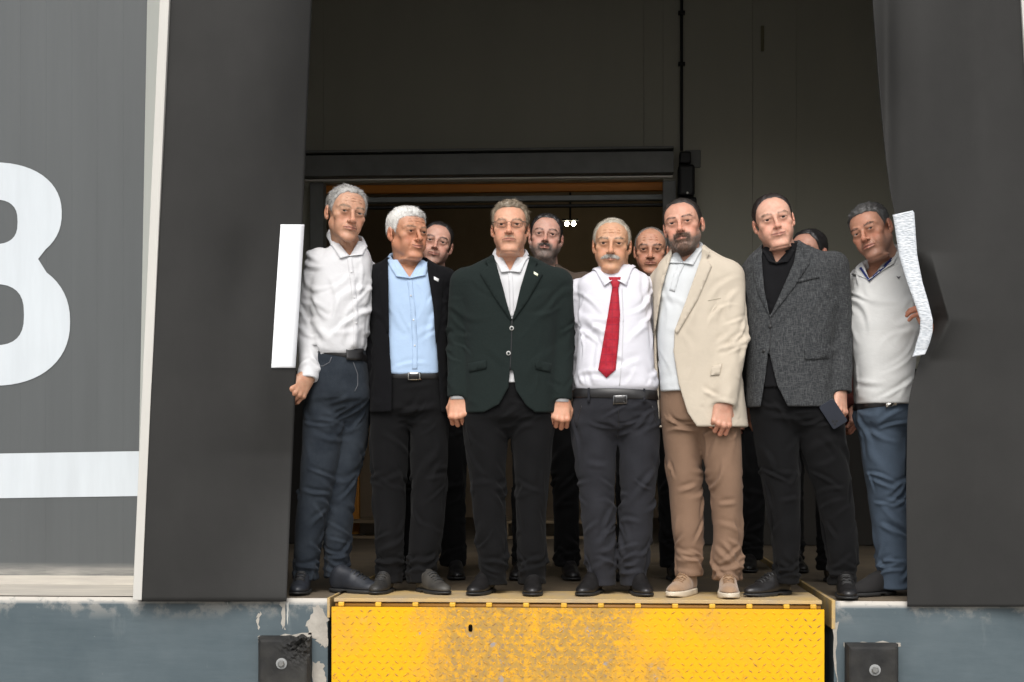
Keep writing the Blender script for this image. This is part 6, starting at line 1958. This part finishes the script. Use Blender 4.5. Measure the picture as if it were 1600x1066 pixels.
# ================= man in light grey polo
man7 = dict(
    label="leaning man in light grey polo shirt and blue trousers holding the curtain", Y=0.05, kind="shirt", seed=61, outer_mat=m_polo_g, wr=0.75, slwr=0.8, blend=.014,
    torso=[(396, 1368, 1410, .055), (406, 1352, 1420, .076), (418, 1340, 1430, .098), (436, 1332, 1437, .118), (470, 1327, 1438, .140), (510, 1325, 1436, .160), (550, 1329, 1431, .168), (595, 1334, 1425, .165), (632, 1337, 1420, .158)],
    sleeves=[[(1346, 440, .06, .062), (1342, 500, .14, .058), (1340, 530, .16, .058)], [(1426, 432, .0, .066), (1446, 490, -.02, .060), (1450, 510, -.04, .058)]],
    shirt_open=[[(1345, 400), (1358, 436), (1398, 398), (1385, 375), (1350, 375)]],
    pelvis=[(612, 1339, 1416, .140), (650, 1337, 1420, .140), (660, 1338, 1422, .132)],
    legs=[[(655, 1338, 1414, .118), (710, 1344, 1415, .110), (770, 1354, 1416, .098), (830, 1363, 1419, .090), (875, 1367, 1422, .086), (912, 1370, 1421, .080)],
          [(655, 1390, 1462, .118, .06), (710, 1402, 1470, .110, .06), (770, 1416, 1476, .098, .06), (830, 1424, 1478, .090, .06), (905, 1428, 1478, .078, .06)]],
    trouser_mat=m_bluetr, twr=1.15,
    neck=(1384, 416, 1.17),
    head=dict(px=(1361, 361), dy=-.08, s=1.07, yaw=-32, pitch=7, roll=-19, prm=dict(skin=(0.40, 0.190, 0.115), jaw=1.03, nose=1.1, fat=0.5, cheek=1.05, lids=0.42, open_mouth=.45, ear=1.05, gaze=(28, 0),
        hair=(0.045, 0.042, 0.040), hair2=(0.10, 0.10, 0.097), top=0.0140, side=0.0042, brow_col=(0.025, 0.018, 0.015), comb=(0.2, 0.6, 0.8), strand=.016, stubble=(0.16, 0.10, 0.075), stubble_amt=.45,
        hairline=[(0, .070), (.6, .068), (.95, .054), (1.12, .018), (1.3, -.010), (1.45, .012), (1.9, .018), (2.15, -.03), (2.6, -.065), (3.15, -.07)])),
    hands=[dict(wrist=(1452, 514, -.25), dir=(-.30, -.55, .62), palm=(-.85, .2, -.25), thumb=-1, curl=[.55, .55, .55, .55], tb=.3, s=1.0, spread=.05)],
    feet=[foot(1398, 921, -56, m_suede_b, m_blacksole, .08, L_=.30), foot(1445, 921, -10, m_suede_b, m_blacksole, .14, L_=.29)],
    collar=dict(sideA=(1347, 410), sideB=(1402, 388), vee=(1358, 437), tipA=(1331, 427), tipB=(1396, 412), mat=m_polo_g, rn=.066),
    belt=((1340, 634), (1418, 626)),
    details=[("neck_trim", line_poly([(1344, 418), (1358, 438), (1376, 422), (1394, 404)], 4), "shirt", m_navy, dict(off=.010, step=3)),
             ("chest_emblem", [(1400, 431), (1404, 433), (1408, 431), (1404, 436)], "shirt", mat("emblem_dark", (0.08, 0.08, 0.09), 0.7), dict(off=.004, step=2)),
             ("buckle", [(1384, 628.5), (1402, 625.5), (1402, 634), (1384, 637)], "trousers", m_buckle, dict(off=.012, step=6))])

# ================= men in the second row
def back_man(hx, hy, Y, label, headprm, jacket_m, shirt_m, tr_m, yaw=0, pitch=-3, roll=0, s=1.05, seed=5, lean=0.0):
    o_ = at(hx, hy, Y)
    k = (o_[2]) / 1.63
    x = o_[0]; bx_ = x + lean
    zz_ = lambda v: v * k
    T = [(zz_(1.50), bx_, Y, .060, .065), (zz_(1.475), bx_, Y, .105, .082), (zz_(1.45), bx_, Y, .155, .095), (zz_(1.41), bx_, Y, .195, .108), (zz_(1.30), bx_, Y, .200, .128), (zz_(1.10), bx_, Y, .190, .135), (zz_(.95), bx_, Y, .195, .138), (zz_(.78), bx_, Y, .198, .138)]
    S = [[(bx_ - .195, Y, zz_(1.40), .070), (bx_ - .225, Y + .02, zz_(1.13), .062), (bx_ - .215, Y - .05, zz_(.86), .050)],
         [(bx_ + .195, Y, zz_(1.40), .070), (bx_ + .225, Y + .02, zz_(1.13), .062), (bx_ + .215, Y - .05, zz_(.86), .050)]]
    Pv = [(zz_(.98), bx_, Y, .165, .115), (zz_(.88), bx_, Y, .178, .122), (zz_(.78), bx_, Y, .182, .115)]
    L_ = []
    for sg in (-1, 1):
        L_.append([(zz_(.84), bx_ + sg * .095, Y, .088, .105), (zz_(.65), bx_ + sg * .098, Y, .085, .10), (zz_(.48), bx_ + sg * .102, Y, .075, .088), (zz_(.28), bx_ + sg * .105, Y, .070, .082), (zz_(.08), bx_ + sg * .108, Y + .01, .066, .076)])
    nkp = to_px(np.float64(bx_), np.float64(Y + .02), np.float64(zz_(1.47)))
    vz = [to_px(np.float64(bx_ + a), np.float64(Y - .1), np.float64(zz_(z))) for a, z in ((-.055, 1.56), (-.05, 1.50), (0, 1.28), (.05, 1.50), (.055, 1.56))]
    op = [(float(v[0]), float(v[1])) for v in vz]
    hands = []
    for sg in (-1, 1):
        w = to_px(np.float64(bx_ + sg * .215), np.float64(Y - .05), np.float64(zz_(.87)))
        hands.append(dict(wrist=(float(w[0]), float(w[1]), -.05), dir=(0, -.15, -1), palm=(-sg, .6, 0), thumb=-sg, curl=.5))
    return dict(label=label, Y=Y, kind="jacket", metres=True, seed=seed, outer_mat=jacket_m, shirt_mat=shirt_m, torso=T, sleeves=S, openings=[op], pelvis=Pv, legs=L_, trouser_mat=tr_m, voxel=.009, head_voxel=.0030,
                shirt_bottom=700, neck=(float(nkp[0]), float(nkp[1]), 1.08), head=dict(px=(hx, hy), dy=-.03, s=s, yaw=yaw, pitch=pitch, roll=roll, prm=headprm), hands=hands,
                feet=[((bx_ - .108, Y + .07), -8, m_blackshoe, m_blacksole, {}), ((bx_ + .108, Y + .07), 8, m_blackshoe, m_blacksole, {})])
DARKLINE = [(0, .082), (.45, .080), (.8, .052), (1.05, .015), (1.25, -.010), (1.36, -.010), (1.48, .012), (1.9, .018), (2.15, -.03), (2.6, -.065), (3.15, -.07)]
backs = [
    back_man(682, 381, 0.95, "smiling dark-haired man peeking out behind the man in black suit", dict(skin=(0.50, 0.27, 0.19), hair=(0.015, 0.012, 0.011), top=0.0078, side=0.0030, brow_col=(0.03, 0.02, 0.02), strand=.010, hairline=DARKLINE, smile=.8, stubble=(0.14, 0.10, 0.08), stubble_amt=.4, lids=.42), m_blacksuit, m_polo_b, m_blacktr, yaw=6, roll=12, s=1.02, seed=71, lean=-.02),
    back_man(853, 371, 0.95, "grey-bearded man in brown jacket behind the green blazer", dict(skin=(0.46, 0.25, 0.18), hair=(0.014, 0.012, 0.012), top=0.0109, side=0.0036, jaw=1.06, fat=.8, brow_col=(0.06, 0.04, 0.03), strand=.012, hairline=DARKLINE, lids=.42, stubble=(0.17, 0.14, 0.12), stubble_amt=.5,
        beard=dict(col=(0.16, 0.13, 0.11), col2=(0.24, 0.21, 0.19), n=2200, len=.007), mustache=dict(col=(0.06, 0.045, 0.04), n=500, len=.007, w=.028)), m_brown, m_wshirt, m_blacktr, yaw=2, pitch=-5, roll=5, s=1.06, seed=72),
    back_man(1017, 391, 0.90, "balding man with deep frown between red tie and cream blazer", dict(skin=(0.44, 0.215, 0.130), hair=(0.12, 0.105, 0.09), top=0.0039, side=0.0048, nose=1.25, nose_len=1.06, jaw=1.0, fold=1.5, lids=.38, brow=1.2, brow_col=(0.03, 0.022, 0.018), thin=.3, nstr=1200, strand=.014,
        hairline=[(0, .100), (.5, .098), (.85, .080), (1.1, .040), (1.3, -.010), (1.45, .012), (1.9, .018), (2.15, -.03), (2.6, -.065), (3.15, -.07)]), m_blacksuit, m_wshirt, m_blacktr, yaw=-3, pitch=3, s=1.05, seed=73),
    back_man(1206, 420, 1.55, "man in black hidden behind the checked blazer, only dark trouser legs show", dict(skin=(0.42, 0.21, 0.14), hair=(0.012, 0.010, 0.010), hairline=DARKLINE), m_blacksuit, m_polo_b, m_blacktr, s=1.0, seed=75),
    back_man(1263, 396, 0.80, "dark-haired man in maroon almost hidden behind the grey checked blazer", dict(skin=(0.42, 0.21, 0.14), hair=(0.012, 0.010, 0.010), top=0.0109, side=0.0042, brow_col=(0.03, 0.02, 0.02), strand=.012, hairline=DARKLINE), m_maroon, m_polo_b, m_blacktr, yaw=-35, s=1.04, seed=74),
]
PEOPLE = [man1, man2, man3, man4, man5, man6, man7] + backs
results = [person(cfg) for cfg in PEOPLE]

# ---- shirt cuffs under the green blazer, glasses
def tube_cuff(res, cfg, idx, mat_, dr=0.010, extra=0.012):
    if res is None: return
    root, base, W, _g = res
    P, Rr = pts_px(cfg["sleeves"][idx], cfg["Y"])
    e = P[-1] - P[-2]; e /= np.linalg.norm(e)
    mb = MB(); mb.tube([P[-1] - e * 0.03, P[-1] + e * (extra - 0.002), P[-1] + e * extra, P[-1] + e * (extra - 0.01)], [Rr[-1] - dr, Rr[-1] - dr, Rr[-1] - dr - 0.003, Rr[-1] - dr - 0.004], 28, caps=False)
    mb.build("cuff", mat_, root, origin=base, smooth=True)
for i_ in (0, 1):
    tube_cuff(results[2], man3, i_, m_wshirt)
if results[2]:
    root, base, W, _g = results[2]
    m_gl = mat("glasses_frame", (0.10, 0.08, 0.06), 0.3, metal=0.6)
    m_lens = bpy.data.materials.new("lens"); m_lens.use_nodes = True
    n, l, b = nodes_of(m_lens)
    b.inputs["Transmission Weight"].default_value = 1.0; b.inputs["Roughness"].default_value = 0.02; b.inputs["IOR"].default_value = 1.05
    gl = MB()
    for s_ in (-1, 1):
        pts = []
        for t in np.linspace(0, 2 * math.pi, 29):
            c, s2 = math.cos(t), math.sin(t)
            pts.append(np.array([s_ * 0.034 + 0.0245 * np.sign(c) * abs(c) ** 0.7, -0.108 + 0.010 * (abs(s_ * 0.034 + 0.0245 * c) / 0.058) ** 2, -0.004 + 0.0165 * np.sign(s2) * abs(s2) ** 0.75]))
        gl.tube(W(np.array(pts)), 0.0008, 6, caps=False)
        gl.tube(W(np.array([(s_ * 0.058, -0.099, 0.006), (s_ * 0.072, -0.085, 0.006), (s_ * 0.082, -0.02, 0.006), (s_ * 0.082, 0.02, 0.002)])), 0.0022, 6)
        LV = [W(np.array([[s_ * 0.034, -0.1065, -0.004]]))[0]] + [W(p[None])[0] for p in pts[:-1]]
        mesh_np("lens", np.array(LV), [[0, i + 1, (i + 1) % 28 + 1] for i in range(28)], m_lens, root, True, base)
    gl.tube(W(np.array([(-0.0095, -0.109, 0.0), (0, -0.111, 0.004), (0.0095, -0.109, 0.0)])), 0.0011, 6)
    gl.build("glasses", m_gl, root, origin=base, smooth=True)

# ---- phone held by the man in the grey blazer
def phone():
    c = at(1302, 647, -0.135)
    m_ph = mat("phone_case", (0.020, 0.024, 0.036), 0.35, var=0.2)
    ux = np.array([0.55, -0.15, 0.35]); ux /= np.linalg.norm(ux)
    uz = np.array([-0.45, -0.1, 0.85]); uz -= ux * (uz @ ux); uz /= np.linalg.norm(uz)
    uy = np.cross(uz, ux)
    root = empty("smartphone", c); tag(root, "dark smartphone held low in the hand of the man in grey blazer", "phone")
    mb = MB()
    w, h, t = 0.036, 0.060, 0.0045
    ring = []
    for (sx, sz) in ((1, 1), (-1, 1), (-1, -1), (1, -1)):
        a0 = math.atan2(sz, sx) - math.pi / 4
        for q in np.linspace(0, math.pi / 2, 6):
            ring.append((sx * (w - 0.008) + 0.008 * math.cos(a0 + q), sz * (h - 0.008) + 0.008 * math.sin(a0 + q)))
    V = []
    for yy, sc_ in ((-t, 0.97), (-t * 0.6, 1), (t * 0.6, 1), (t, 0.97)):
        V += [c + ux * x * sc_ + uz * z * sc_ + uy * yy for x, z in ring]
    m_ = len(ring)
    Fc = [[k * m_ + i, k * m_ + (i + 1) % m_, (k + 1) * m_ + (i + 1) % m_, (k + 1) * m_ + i] for k in range(3) for i in range(m_)] + [list(range(m_))[::-1], list(range(3 * m_, 4 * m_))]
    mesh_np("phone_body", np.array(V), Fc, m_ph, root, False, c)
    sgn = 1 if (uy @ (CAM - c)) > 0 else -1
    mb = MB()
    for (dx, dz) in ((-0.018, 0.042), (-0.018, 0.026), (-0.004, 0.034)):
        p = c + ux * dx + uz * (-dz) + uy * sgn * t
        mb.tube([p - uy * sgn * 0.001, p + uy * sgn * 0.0015], 0.0055, 14)
    mb.build("camera_lens", m_black, root, origin=c)
phone()
